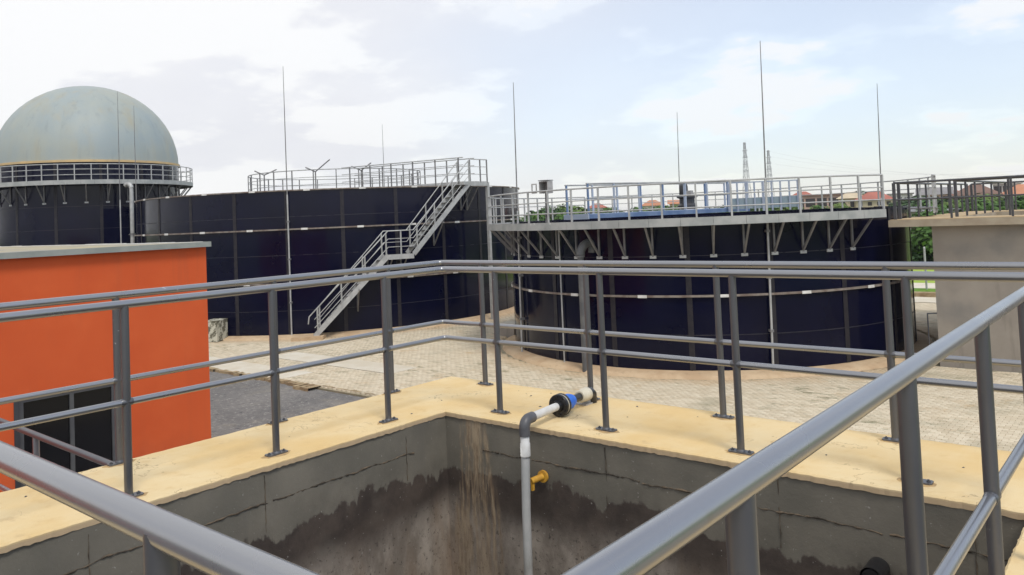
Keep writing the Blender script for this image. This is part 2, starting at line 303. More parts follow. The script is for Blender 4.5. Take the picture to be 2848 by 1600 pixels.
# ------------------------------------------------------------------ mesh helpers
class MB:
    def __init__(s): s.v = []; s.f = []; s.sm = []
    def add(s, vs, fs, smooth=False):
        o = len(s.v); s.v += [tuple(p) for p in vs]; s.f += [tuple(i + o for i in f) for f in fs]; s.sm += [smooth]*len(fs); return s
    def obox(s, c, ax, ay, az):
        c, ax, ay, az = Vector(c), Vector(ax), Vector(ay), Vector(az)
        vs = [c + ax*i + ay*j + az*k for k in (-1, 1) for j in (-1, 1) for i in (-1, 1)]
        return s.add(vs, [(0, 2, 3, 1), (4, 5, 7, 6), (0, 1, 5, 4), (2, 6, 7, 3), (0, 4, 6, 2), (1, 3, 7, 5)])
    def box(s, x0, x1, y0, y1, z0, z1):
        return s.obox(((x0+x1)/2, (y0+y1)/2, (z0+z1)/2), ((x1-x0)/2, 0, 0), (0, (y1-y0)/2, 0), (0, 0, (z1-z0)/2))
    def beam(s, p0, p1, w, h, up=(0, 0, 1)):
        p0, p1 = Vector(p0), Vector(p1); d = (p1-p0); u = Vector(up); sd_ = d.cross(u)
        if sd_.length < 1e-6: sd_ = d.cross(Vector((1, 0, 0)))
        sd_.normalize(); u = sd_.cross(d).normalized()
        return s.obox((p0+p1)/2, d/2, sd_*w/2, u*h/2)
    def tube(s, pts, r, n=10, closed=False, caps=True):
        pts = [Vector(p) for p in pts]; k = len(pts); rr = r if isinstance(r, (list, tuple)) else [r]*k
        tans = []
        for i in range(k):
            a = pts[(i-1) % k] if (closed or i > 0) else pts[i]; b = pts[(i+1) % k] if (closed or i < k-1) else pts[i]
            tans.append((b-a).normalized())
        t0 = tans[0]; nrm = t0.orthogonal().normalized()
        if abs(t0.z) < .9: nrm = (Vector((0, 0, 1)) - t0*t0.z).normalized()
        vs = []
        for i in range(k):
            t = tans[i]
            if i: nrm = (nrm - t*nrm.dot(t)).normalized()
            b = t.cross(nrm)
            vs += [pts[i] + (nrm*math.cos(2*math.pi*j/n) + b*math.sin(2*math.pi*j/n))*rr[i] for j in range(n)]
        fs = []
        for i in range(k if closed else k-1):
            i2 = (i+1) % k
            fs += [(i*n+j, i*n+(j+1) % n, i2*n+(j+1) % n, i2*n+j) for j in range(n)]
        s.add(vs, fs, True)
        if caps and not closed:
            s.add(vs[:n], [tuple(reversed(range(n)))]); s.add(vs[-n:], [tuple(range(n))])
        return s
    def cyl(s, p0, p1, r, n=12): return s.tube([p0, p1], r, n)
    def arc(s, c, r0, r1, z0, z1, a0, a1, n, smooth=True, ends=True):
        """solid ring sector, angles in degrees"""
        A = [R_(a0 + (a1-a0)*i/n) for i in range(n+1)]; cx, cy = c[0], c[1]
        def ring(r, z): return [(cx+r*math.cos(a), cy+r*math.sin(a), z) for a in A]
        q = [(i, i+1, n+2+i, n+1+i) for i in range(n)]
        s.add(ring(r1, z0)+ring(r1, z1), q, smooth)
        s.add(ring(r0, z1)+ring(r0, z0), q, smooth)
        s.add(ring(r1, z1)+ring(r0, z1), q); s.add(ring(r0, z0)+ring(r1, z0), q)
        if ends:
            for a, fl in ((A[0], 0), (A[-1], 1)):
                p = [(cx+r*math.cos(a), cy+r*math.sin(a), z) for r, z in ((r0, z0), (r1, z0), (r1, z1), (r0, z1))]
                s.add(p, [(3, 2, 1, 0) if fl else (0, 1, 2, 3)])
        return s
    def lathe(s, prof, c=(0, 0, 0), n=24, axis='z', smooth=True):
        vs = []
        for (r, h) in prof:
            for j in range(n):
                a = 2*math.pi*j/n; x, y = r*math.cos(a), r*math.sin(a)
                p = (x, y, h) if axis == 'z' else ((x, h, -y) if axis == 'y' else (h, x, y))
                vs.append((p[0]+c[0], p[1]+c[1], p[2]+c[2]))
        fs = [(i*n+j, i*n+(j+1) % n, (i+1)*n+(j+1) % n, (i+1)*n+j) for i in range(len(prof)-1) for j in range(n)]
        return s.add(vs, fs, smooth)
    def poly(s, pts, z=None): 
        return s.add([(p[0], p[1], z if z is not None else p[2]) for p in pts], [tuple(range(len(pts)))])
    def mesh(s, name):
        me = bpy.data.meshes.new(name); me.from_pydata(s.v, [], s.f); me.polygons.foreach_set('use_smooth', s.sm); me.update(); return me
def link(name, data, parent=None, mat=None, loc=None, rz=None):
    if isinstance(data, MB): data = data.mesh(name)
    o = bpy.data.objects.new(name, data); COL.objects.link(o)
    if mat and not data.materials: data.materials.append(MA[mat] if isinstance(mat, str) else mat)
    if loc is not None: o.location = loc
    if rz is not None: o.rotation_euler = (0, 0, rz)
    if parent is not None:
        o.parent = parent
        pm = PW[parent.name]; o.matrix_parent_inverse = pm.inverted()
    mw = Matrix.Translation(o.location) @ o.rotation_euler.to_matrix().to_4x4(); PW[o.name] = mw
    return o
PW = {}
def tag(o, label, cat, group=None, kind=None):
    if label: o['label'] = label
    if cat: o['category'] = cat
    if group: o['group'] = group
    if kind: o['kind'] = kind
    return o
def thing(name, label, cat, loc, group=None):
    o = bpy.data.objects.new(name, None); COL.objects.link(o); o.location = loc; o.empty_display_size = .2
    PW[o.name] = Matrix.Translation(Vector(loc)); return tag(o, label, cat, group)
def struct(name, mb, mat):
    o = link(name, mb, None, mat); o['kind'] = 'structure'; return o
def pol(c, r, a, z): return Vector((c[0]+r*math.cos(R_(a)), c[1]+r*math.sin(R_(a)), z))
def project(p):
    q = Vector(p) - Vector((0, 0, EYE)); d = q.dot(cf_)
    if d < .1: return None
    return 1424 + 2218.11*q.dot(cr_)/d, 520 - 2218.11*q.dot(cu_)/d, d

def dirpt(px, dist, py=560):
    d = cf_ + cr_*((px-1424)/2218.11) - cu_*((py-520)/2218.11); h = math.hypot(d.x, d.y); return d.x/h*dist, d.y/h*dist
def elev(px, py, dist):
    d = cf_ + cr_*((px-1424)/2218.11) - cu_*((py-520)/2218.11); h = math.hypot(d.x, d.y); return EYE + d.z/h*dist

TA = (-34.02, 26.21); RA = 9.556; HA = 5.94
TB = (-13.065, 25.778); RB = 6.633; HB = 4.30
TD = (-48.52, 19.71); RD = 4.784; HD = 8.35
ZC = 2.87

# ------------------------------------------------------------------ ground
struct('ground', MB().poly([(-3000, -400), (900, -400), (900, 3000), (-3000, 3000)], -0.12), 'field')
YARD = (-46.0, 12.0, 13.55, 38.0)
struct('tarmac', MB().poly([(-60, -70), (60, -70), (60, 6.0), (-5.95, 6.0), (-5.95, 13.5), (-60, 13.5)], -0.07), 'tarmac')
yard = link('paved_yard', MB().box(YARD[0], YARD[1], YARD[2], YARD[3], -0.11, -0.035).box(-5.9, 12.0, 6.0, 13.55, -0.11, -0.035), None, 'bed'); yard['kind'] = 'structure'
def pavers():
    PX, PY, G = 0.20, 0.10, 0.008
    cells = []
    strips = [(-30.0, -20.6, 13.56, 14.75), (-24.5, -18.2, 15.75, 16.85)]
    y = 13.62; j = 0
    while y < 37.9:
        x = -40.0 + (0.1 if j % 2 else 0.0)
        xs = np.arange(x, 6.0, PX)
        for xx in xs: cells.append((xx + PX/2, y + PY/2))
        y += PY; j += 1
    C = np.array(cells)
    keep = np.ones(len(C), bool)
    for c, r in ((TA, RA+.55), (TB, RB+.62)):
        keep &= np.hypot(C[:, 0]-c[0], C[:, 1]-c[1]) > r
    keep &= ~((C[:, 0] > -5.4) & (C[:, 1] > 23.75))
    for (a, b, c, d) in strips: keep &= ~((C[:, 0] > a) & (C[:, 0] < b) & (C[:, 1] > c) & (C[:, 1] < d))
    C = C[keep]
    q = np.column_stack([C, np.zeros(len(C))]) - np.array([0, 0, EYE])
    d = q @ np.array(cf_); px = 1424 + 2218.11*(q @ np.array(cr_))/d; py = 520 - 2218.11*(q @ np.array(cu_))/d
    vis = (d > 1) & (px > -250) & (px < 3100) & (py < 1330)
    C, px, py, d = C[vis], px[vis], py[vis], d[vis]
    # pavers whose picture lies clear above the basin's outer coping edge, nearest first
    cope = np.where(px > 1216, 1051 + (px-1216)*0.1295, 9999)
    inview = (px > 1300) & (px < 2848) & (py < cope-4)
    order = np.argsort(np.where(inview, d, 1e9)); single = set(order[:300].tolist())
    r = np.random.RandomState(3)
    dz = r.uniform(-.004, .004, len(C)); tx = r.uniform(-.012, .012, len(C)); ty = r.uniform(-.02, .02, len(C)); tint = r.rand(len(C))
    hx, hy, bv = PX/2-G/2, PY/2-G/2, 0.008
    base = np.array([(-hx, -hy, -.05), (hx, -hy, -.05), (hx, hy, -.05), (-hx, hy, -.05),
                     (-hx, -hy, -.008), (hx, -hy, -.008), (hx, hy, -.008), (-hx, hy, -.008),
                     (-hx+bv, -hy+bv, 0), (hx-bv, -hy+bv, 0), (hx-bv, hy-bv, 0), (-hx+bv, hy-bv, 0)])
    fc = np.array([(0, 1, 5, 4), (1, 2, 6, 5), (2, 3, 7, 6), (3, 0, 4, 7), (4, 5, 9, 8), (5, 6, 10, 9), (6, 7, 11, 10), (7, 4, 8, 11), (8, 9, 10, 11)])
    sm = bpy.data.meshes.new('paver'); sm.from_pydata(base.tolist(), [], fc.tolist()); sm.materials.append(MA['paver'])
    for i in order[:300]:
        o = link('paver', sm, yard, None, (C[i, 0], C[i, 1], dz[i]))
        o.rotation_euler = (ty[i], tx[i], 0)
    rest = np.array([i for i in range(len(C)) if i not in single])
    n = len(rest)
    V = np.repeat(base[None], n, 0)
    V[:, :, 2] += dz[rest][:, None] + V[:, :, 0]*tx[rest][:, None] + V[:, :, 1]*ty[rest][:, None]
    V[:, :, 0] += C[rest, 0][:, None]; V[:, :, 1] += C[rest, 1][:, None]
    F = (fc[None] + (np.arange(n)*12)[:, None, None]).reshape(-1, 4)
    me = bpy.data.meshes.new('paver_field'); me.vertices.add(n*12); me.vertices.foreach_set('co', V.reshape(-1))
    me.loops.add(len(F)*4); me.loops.foreach_set('vertex_index', F.reshape(-1).astype(np.int32))
    me.polygons.add(len(F)); me.polygons.foreach_set('loop_start', np.arange(0, len(F)*4, 4, dtype=np.int32))
    at = me.attributes.new('tint', 'FLOAT', 'FACE'); at.data.foreach_set('value', np.repeat(tint[rest], 9).astype(np.float32))
    me.update(calc_edges=True); me.materials.append(MA['paver'])
    o = link('paver_field', me, yard); o['kind'] = 'stuff'
    for (a, b, c, d_) in strips:
        k = int((b-a)/1.55)
        for i in range(k):
            x0 = a + (b-a)*i/k; link('concrete_panel', MB().box(x0+.006, x0+(b-a)/k-.006, c+.01, d_-.01, -.06, rng.uniform(.004, .012)), yard, 'pale')
pavers()
# kerb line between yard and tarmac, broken in places
def kerbs():
    x = -40.0
    while x < -6.3:
        l = rng.uniform(.55, 1.0); dy = rng.uniform(-.05, .05) + (-.18 if -19.9 < x < -19.0 else 0) + (.28 if -19.0 <= x < -16 else 0)
        mb = MB(); n = 5
        top = [(x + l*i/n, 13.42 + dy + rng.uniform(-.035, .035)) for i in range(n+1)]
        for i in range(n):
            (xa, ya), (xb, yb) = top[i], top[i+1]; z = .012 + rng.uniform(-.012, .01)
            xb2 = xb - (.015 if i == n-1 else 0)
            mb.add([(xa, ya, -.12), (xb2, yb, -.12), (xb2, yb, z), (xa, ya, z), (xa, 13.64, z), (xb2, 13.64, z)], [(0, 1, 2, 3), (3, 2, 5, 4)])
        link('kerb_stone', mb, yard, 'kerb'); x += l
kerbs()
lawn = struct('lawn', MB().poly([(-60, 41), (60, 41), (60, 44.3), (-60, 44.3)], -0.02), 'grass')
kb = MB(); kb.box(-60, 12, 38.0, 38.35, -.12, .02); struct('yard_edge', kb, 'pale')
link_k = MB()
for i in range(46): link_k.box(-46 + i*1.25, -46 + i*1.25 + 1.235, 40.5, 41.0, -.12, .16)
struct('verge_kerb', link_k, 'kerb')
struct('yard_margin', MB().poly([(-60, 38.35), (60, 38.35), (60, 40.5), (-60, 40.5)], -0.03), 'pale')
struct('path', MB().poly([(-80, 44.3), (60, 44.3), (60, 47.2), (-80, 47.2)], -0.026), 'pale')
struct('far_lawn', MB().poly([(-120, 47.2), (60, 47.2), (60, 63), (-120, 63)], -0.03), 'bgrass')

# ------------------------------------------------------------------ the basin
XI, YI, XN, YN = -4.912, 4.847, -0.69, 0.70
XO, YO, XF, YF = -5.908, 5.934, 0.36, -0.35
basin = thing('concrete_basin', 'open square concrete basin with yellow screeded rim in the foreground', 'basin', (-2.8, 2.8, 0))
def basin_build():
    wi = .012
    mb = MB()
    o = [(XO+.02, YF+.02), (XF-.02, YF+.02), (XF-.02, YO-.02), (XO+.02, YO-.02)]
    mb.add([(x, y, -.15) for x, y in o] + [(x, y, 2.825) for x, y in o], [(0, 1, 5, 4), (1, 2, 6, 5), (2, 3, 7, 6), (3, 0, 4, 7)])
    link('outer_wall', mb, basin, 'conc')
    i_ = [(XI-wi, YN-wi), (XN+wi, YN-wi), (XN+wi, YI+wi), (XI-wi, YI+wi)]
    for k in range(4):
        (xa, ya), (xb, yb) = i_[k], i_[(k+1) % 4]
        # subdivided wall skin, a little uneven
        nx, nz = 36, 16; vs = []
        for a in range(nx+1):
            for b in range(nz+1):
                t = a/nx; z = .3 + 2.525*b/nz; w = 0.006*math.sin(t*31+b*1.7) + .004*math.sin(t*11.3-b*2.9) if 0 < a < nx else 0
                nxn, nyn = (yb-ya), -(xb-xa); ln = math.hypot(nxn, nyn)
                vs.append((xa+(xb-xa)*t+nxn/ln*w, ya+(yb-ya)*t+nyn/ln*w, z))
        fs = [(a*(nz+1)+b, a*(nz+1)+b+1, (a+1)*(nz+1)+b+1, (a+1)*(nz+1)+b) for a in range(nx) for b in range(nz)]
        link('inner_wall', MB().add(vs, fs, True), basin, 'basin')
    link('basin_floor', MB().poly([(i_[0][0], i_[0][1]), (i_[1][0], i_[1][1]), (i_[2][0], i_[2][1]), (i_[3][0], i_[3][1])], .3), basin, 'basin')
    # coping ring with a ragged plaster edge
    n = 150; r = random.Random(5)
    def side(p, q, amp):
        out = []
        for k in range(n):
            t = k/n; dx, dy = q[0]-p[0], q[1]-p[1]; l = math.hypot(dx, dy); w = r.uniform(-amp, amp) if k else 0
            out.append((p[0]+dx*t - dy/l*w, p[1]+dy*t + dx/l*w))
        return out
    inn = [(XI, YN), (XN, YN), (XN, YI), (XI, YI)]; ou = [(XO, YF), (XF, YF), (XF, YO), (XO, YO)]
    I = sum([side(inn[k], inn[(k+1) % 4], .003) for k in range(4)], []); O = sum([side(ou[k], ou[(k+1) % 4], .005) for k in range(4)], [])
    K = len(I); b = .008
    def inset(P, c, s): return [(p[0]+(1 if p[0] < c[0] else -1)*s*0, p[1]) for p in P]
    zt = [ZC + .003*math.sin(i*.37) for i in range(K)]
    jz = [r.uniform(-.004, .004) for _ in range(K)]
    def off(P, s):   # push a ring outward (s>0) from the basin centre, axis by axis
        out = []
        for (x, y) in P:
            ox = (-s if x < (XI+XN)/2 else s); oy = (-s if y < (YI+YN)/2 else s)
            onx = min(abs(x-XI), abs(x-XN)) < .03; ony = min(abs(y-YI), abs(y-YN)) < .03
            out.append((x + (ox if onx else 0), y + (oy if ony else 0)))
        return out
    I2 = off(I, .012)
    vs = [(x, y, ZC-.045+jz[i]) for i, (x, y) in enumerate(I)] + [(x, y, ZC-.010+jz[i]*.6) for i, (x, y) in enumerate(I)] + [(x, y, ZC) for x, y in I2] + [(x, y, ZC) for x, y in O] + [(x, y, ZC-.045) for x, y in O]
    fs = []
    for lv in range(4):
        for i in range(K):
            j = (i+1) % K; fs.append((lv*K+i, lv*K+j, (lv+1)*K+j, (lv+1)*K+i))
    fs += [(4*K+i, 4*K+(i+1) % K, (i+1) % K, i) for i in range(K)]
    link('coping', MB().add(vs, [tuple(reversed(f)) for f in fs]), basin, 'coping')
    # ragged formwork joints on the two far walls
    def ridge(pts_fn, t0, t1, seed):
        rr = random.Random(seed); mb = MB(); pts = []; rad = []
        m = int((t1-t0)/.02)
        zz = 0
        for i in range(m+1):
            t = t0 + (t1-t0)*i/m; zz = zz*.9 + rr.uniform(-.0045, .0045)
            pts.append(pts_fn(t, zz)); rad.append(rr.uniform(.001, .0085))
        mb.tube(pts, rad, 5); link('joint_ridge', mb, basin, 'ridge')
    yw = YI+.010; xw = XI-.010
    for a, b, s in ((-4.50, -4.02, 1), (-3.98, -3.02, 2), (-3.0, -2.2, 3), (-2.17, -1.42, 4), (-1.38, -.72, 5)):
        ridge(lambda t, z: (t, yw, 2.60 + z), a, b, s)
    for a, b, s in ((3.16, 4.48, 6), (2.32, 3.12, 7), (.9, 2.29, 8)):
        ridge(lambda t, z: (xw, t, 2.61 + z), a, b, s)
    def vseam(x, y, z0, z1, seed):
        rr = random.Random(seed); m = 14; link('formwork_seam', MB().tube([(x + (rr.uniform(-.003, .003) if y > YI else 0), y + (rr.uniform(-.003, .003) if y < YI else 0), z0+(z1-z0)*i/m) for i in range(m+1)], [rr.uniform(.0012, .004) for _ in range(m+1)], 5), basin, 'ridge')
    for k, x in enumerate((-3.30, -2.02, -.95)): vseam(x, yw, 2.38, 2.80, 30+k)
    for k, y in enumerate((4.40, 3.10, 1.95)): vseam(xw, y, 2.40, 2.80, 40+k)
basin_build()

def debris():
    r = random.Random(21); mb = MB()
    for _ in range(20):
        if r.random() < .7: x, y = r.uniform(-5.0, -.8), r.uniform(5.1, 5.85)
        else: x, y = r.uniform(-5.8, -5.0), r.uniform(1.6, 5.6)
        k = r.uniform(.003, .010); a = r.uniform(0, 3.14); c, s_ = math.cos(a), math.sin(a); e = r.uniform(1, 2.6)
        pts = [(c*k*e, s_*k*e), (-s_*k, c*k), (-c*k*e, -s_*k*e), (s_*k, -c*k)]
        mb.add([(x+p, y+q, ZC+.001) for p, q in pts]+[(x, y, ZC+k*.8)], [(0, 1, 4), (1, 2, 4), (2, 3, 4), (3, 0, 4)])
    o = link('debris', mb, basin, 'dark'); o['kind'] = 'stuff'
debris()

# ------------------------------------------------------------------ railings of the basin
ZT, ZM, RR = 4.058, 3.455, 0.0262
def round_poly(pts, rad, closed, seg=4):
    out = []; n = len(pts)
    for i, p in enumerate(pts):
        p = Vector(p)
        if not closed and i in (0, n-1): out.append(p); continue
        a = (Vector(pts[i-1])-p).normalized(); b = (Vector(pts[(i+1) % n])-p).normalized()
        for k in range(seg+1):
            t = k/seg; out.append(p + a*rad*(1-t)**2 + b*rad*t**2)
    return out
post_me = MB().cyl((0, 0, .008), (0, 0, ZT-ZC+.002), .0250, 16).tube([(-.036, 0, ZM-ZC), (-.030, 0, ZM-ZC), (.030, 0, ZM-ZC), (.036, 0, ZM-ZC)], [.0218, .0245, .0245, .0218], 14, caps=False).tube([(0, 0, .010), (0, 0, .018), (0, 0, .026)], [.031, .029, .0252], 14, caps=False).mesh('post'); post_me.materials.append(MA['post'])
def plate_mesh():
    mb = MB(); hx, hy, t = .082, .036, .010; c = .012
    out = [(-hx+c, -hy), (hx-c, -hy), (hx, -hy+c), (hx, hy-c), (hx-c, hy), (-hx+c, hy), (-hx, hy-c), (-hx, -hy+c)]
    mb.add([(x, y, 0) for x, y in out]+[(x, y, t) for x, y in out], [tuple(range(8, 16))]+[(i, (i+1) % 8, 8+(i+1) % 8, 8+i) for i in range(8)])
    for s in (-1, 1):
        mb.cyl((s*.060, 0, t), (s*.060, 0, t+.007), .012, 6); mb.cyl((s*.060, 0, t+.007), (s*.060, 0, t+.013), .006, 8)
    return mb.mesh('base_plate')
plate_me = plate_mesh(); plate_me.materials.append(MA['post'])
def pad_mesh(seed):
    r = random.Random(seed); n = 18; pts = []
    for i in range(n):
        a = 2*math.pi*i/n; pts.append((math.cos(a)*r.uniform(.092, .125), math.sin(a)*r.uniform(.045, .075)))
    return MB().add([(x, y, .0005) for x, y in pts]+[(x*.86, y*.86, .004) for x, y in pts], [tuple(range(n, 2*n))]+[(i, (i+1) % n, n+(i+1) % n, n+i) for i in range(n)]).mesh('grout_pad')
pad_me = [pad_mesh(k) for k in range(4)]
for m_ in pad_me: m_.materials.append(MA['grout'])
def railing(name, label, path, closed, posts):
    e = thing(name, label, 'railing', (posts[0][0], posts[0][1], ZC))
    link('top_rail', MB().tube(round_poly([(x, y, ZT) for x, y in path], .07, closed), RR, 16, closed), e, 'rail')
    link('mid_rail', MB().tube(round_poly([(x, y, ZM) for x, y in path], .05, closed), .0215, 14, closed), e, 'rail')
    for x, y, rz in posts:
        p = link('post', post_me, e, None, (x, y, ZC), rz); p.rotation_euler = (rng.uniform(-.002, .002), rng.uniform(-.002, .002), rz)
        q = bpy.data.objects.new('base_plate', plate_me); COL.objects.link(q); q.parent = p; q.location = (0, 0, .003)
        g_ = bpy.data.objects.new('grout_pad', rng.choice(pad_me)); COL.objects.link(g_); g_.parent = p
    return e
xi, yi, xo, yo, xn, yn = -5.065, 5.029, -5.866, 5.802, -.566, .573
ip = [(x, yi, 0) for x in (-4.447, -3.396, -2.333, -1.262)] + [(xi, y, math.pi/2) for y in (4.346, 3.292, 2.246, 1.2)] + \
     [(xn, y, math.pi/2) for y in (1.209, 2.209, 3.2, 4.19)] + [(x, yn, 0) for x in (-1.184, -2.24, -3.3, -4.36)]
railing('inner_railing', 'grey tubular railing around the basin opening, the one nearest the camera', [(xi, yi), (xn, yi), (xn, yn), (xi, yn)], True, ip)
op = [(x, yo, 0) for x in (-5.308, -4.063, -2.821, -1.575, -.33)] + [(xo, y, math.pi/2) for y in (5.09, 3.834, 2.544, 1.27, 0.0)]
railing('outer_railing', 'grey tubular railing along the outer edge of the yellow basin rim', [(xo, -.25), (xo, yo), (.27, yo)], False, op)
# lower landing rail outside the basin
lr = thing('landing_railing', 'low grey landing railing butting against the basin rim by the glass door', 'railing', (-7.46, 2.56, 1.8))
link('top_rail', MB().tube([(-5.925, 2.545, 2.835), (-9.3, 2.545, 2.86)], RR, 14), lr, 'post')
link('mid_rail', MB().tube([(-5.925, 2.545, 2.25), (-9.3, 2.545, 2.27)], .0215, 12), lr, 'rail')
for x in (-7.43, -9.0): link('post', MB().cyl((x, 2.545, 1.79), (x, 2.545, 2.83), .0258, 12), lr, 'rail')
ld = thing('concrete_landing', 'grey concrete landing below the low railing beside the basin', 'landing', (-7.6, 1.9, 0))
link('landing_slab', MB().box(-9.4, -5.93, 1.2, 2.66, 1.62, 1.79), ld, 'conc')
for x in (-9.2, -7.2): link('pier', MB().box(x, x+.25, 1.4, 2.5, -.1, 1.62), ld, 'conc')

# ------------------------------------------------------------------ drain pipe on the coping
pp = thing('drain_pipe', 'white plastic pipe with black flange and blue tape lying over the rim', 'pipe', (-3.96, 5.2, ZC))
def drain():
    za = ZC+.092
    def P(t): return Vector((-3.885 - .105*t, 4.66 + 1.05*t, za))
    ax = (P(1)-P(0)).normalized()
    top = P(0)
    link('drop_pipe', MB().tube([top+Vector((0, 0, -.20)), (-3.905, 4.665, 2.3), (-3.935, 4.69, 1.4), (-3.95, 4.70, .35)], .0335, 14), pp, 'gpvc')
    link('socket', MB().tube([top+Vector((0, 0, -.095)), top+Vector((0, 0, -.165)), top+Vector((0, 0, -.17)), top+Vector((0, 0, -.26)), top+Vector((-.002, 0, -.262)), top+Vector((-.002, 0, -.268))], [.0345, .0345, .038, .038, .0395, .036], 16), pp, 'pvc')
    bend = [top+Vector((0, 0, -.115)), top+Vector((0, 0, -.06))]
    for k in range(1, 7):
        a = k/6*math.pi/2; bend.append(top + Vector((0, 0, -.06)) + Vector((0, 0, 1))*.06*math.sin(a) + ax*.06*(1-math.cos(a)))
    bend.append(top+ax*.115)
    link('elbow', MB().tube(bend, .0415, 16), pp, 'darkpvc')
    link('white_pipe', MB().tube([top+ax*.10, P(.46)], .0315, 16), pp, 'pvc')
    f = MB(); c = P(.47)
    def disc(t0, t1, r): f.tube([c+ax*t0, c+ax*(t0+.004), c+ax*(t1-.004), c+ax*t1], [r-.006, r, r, r-.006], 28)
    disc(0, .026, .090); disc(.040, .066, .090); f.tube([c+ax*-.03, c+ax*.0], [.040, .048], 20)
    for k in range(8):
        a = k/8*2*math.pi+.2; s = ax.cross(Vector((0, 0, 1))); o = s*.07*math.cos(a)+Vector((0, 0, 1))*.07*math.sin(a); f.cyl(c+o-ax*.012, c+o+ax*.078, .008, 6)
    link('flange', f, pp, 'blackpvc')
    link('gasket', MB().tube([c+ax*.026, c+ax*.040], .086, 28), pp, 'cream')
    link('blue_tape', MB().tube([c+ax*.066, c+ax*.085, c+ax*.12, c+ax*.165, c+ax*.215], [.056, .066, .060, .064, .050], 18), pp, 'bluetape')
    link('black_pipe', MB().tube([c+ax*.18, P(.90)], .033, 16), pp, 'blackpvc')
    link('coupling', MB().tube([P(.80), P(.805), P(.86), P(.865), P(.925), P(.93)], [.044, .052, .052, .056, .056, .048], 20), pp, 'cream')
    e = P(.96); link('end_elbow', MB().tube([P(.925), e, e+ax*.03+Vector((0, 0, -.02)), e+ax*.04+Vector((0, 0, -.06)), e+ax*.04+Vector((0, 0, -.088))], [.050, .052, .050, .046, .044], 16), pp, 'blackpvc')
    g = e+ax*.04; link('pipe_shoe', MB().tube([(g.x-.03, g.y-.04, ZC+.001), (g.x-.03, g.y-.04, ZC+.045)], .046, 14).box(g.x-.11, g.x+.03, g.y-.13, g.y+.02, ZC+.001, ZC+.012), pp, 'boxgrey')
drain()
yv = thing('yellow_nozzle', 'small yellow flanged pipe stub on the basin wall behind the white pipe', 'nozzle', (-3.86, 4.80, 2.5))
link('flange', MB().tube([(-3.87, 4.849, 2.50), (-3.87, 4.83, 2.50)], .046, 20), yv, 'yellow')
link('stub', MB().tube([(-3.87, 4.83, 2.50), (-3.895, 4.72, 2.49)], .024, 16, caps=False).tube([(-3.895, 4.72, 2.49), (-3.873, 4.815, 2.50)], .019, 14), yv, 'yellow')
link('lug', MB().box(-3.895, -3.880, 4.72, 4.745, 2.42, 2.475), yv, 'yellow')
bs = thing('outlet_stub', 'short black round pipe stub in the basin wall at lower right', 'pipe', (-1.45, 4.78, 2.4))
link('pipe_wall', MB().tube([(-1.45, 4.86, 2.40), (-1.45, 4.70, 2.395)], .060, 22, caps=False).tube([(-1.45, 4.70, 2.395), (-1.45, 4.85, 2.40)], .050, 22) , bs, 'blackpvc')

# ------------------------------------------------------------------ orange building
ob = thing('orange_building', 'flat roofed orange building with black glass door left of the basin', 'building', (-18, 1, 0))
def orange():
    xf, yr, zt = -13.28, 7.335, 4.205; d0, d1, dz = 4.33, 5.76, 2.12
    mb = MB(); mb.box(-25, xf, d1, yr, -.15, zt).box(-25, xf, -6, d0, -.15, zt).box(-25, xf, d0, d1, dz, zt).box(-25, xf-.6, d0, d1, -.15, dz)
    link('wall', mb, ob, 'orange')
    r = link('roof_slab', MB().box(-25.1, -13.19, -6.1, 7.355, 4.207, 4.275), ob, 'roof')
    f = MB().box(-13.19, -13.165, -6.1, 7.375, 4.195, 4.285).box(-25.1, -13.19, 7.355, 7.375, 4.195, 4.285); link('roof_fascia', f, r, 'fasciapaint')
    up = MB(); rr = random.Random(3); x = -25.0
    while x < -13.5:
        l = rr.uniform(.5, 1.2); up.box(x, min(x+l, -13.4), 7.27, 7.35, 4.27, 4.282+rr.uniform(.0, .012)); x += l
    link('roof_upstand', up, r, 'white')
    dr = link('door_frame', MB().box(xf-.10, xf-.03, d0, d0+.07, 0, dz).box(xf-.10, xf-.03, d1-.09, d1, 0, dz).box(xf-.10, xf-.03, d0+.07, d1-.09, dz-.07, dz).box(xf-.095, xf-.025, 5.04, 5.10, 0, dz-.07), ob, 'doorframe')
    for a, b in ((d0+.07, 5.04), (5.10, d1-.09)): link('pane', MB().box(xf-.075, xf-.06, a, b, .05, dz-.07), dr, 'glass')
    link('door_jamb', MB().box(xf-.05, xf+.012, d0-.07, d0, -.1, dz+.02), ob, 'dark')
orange()

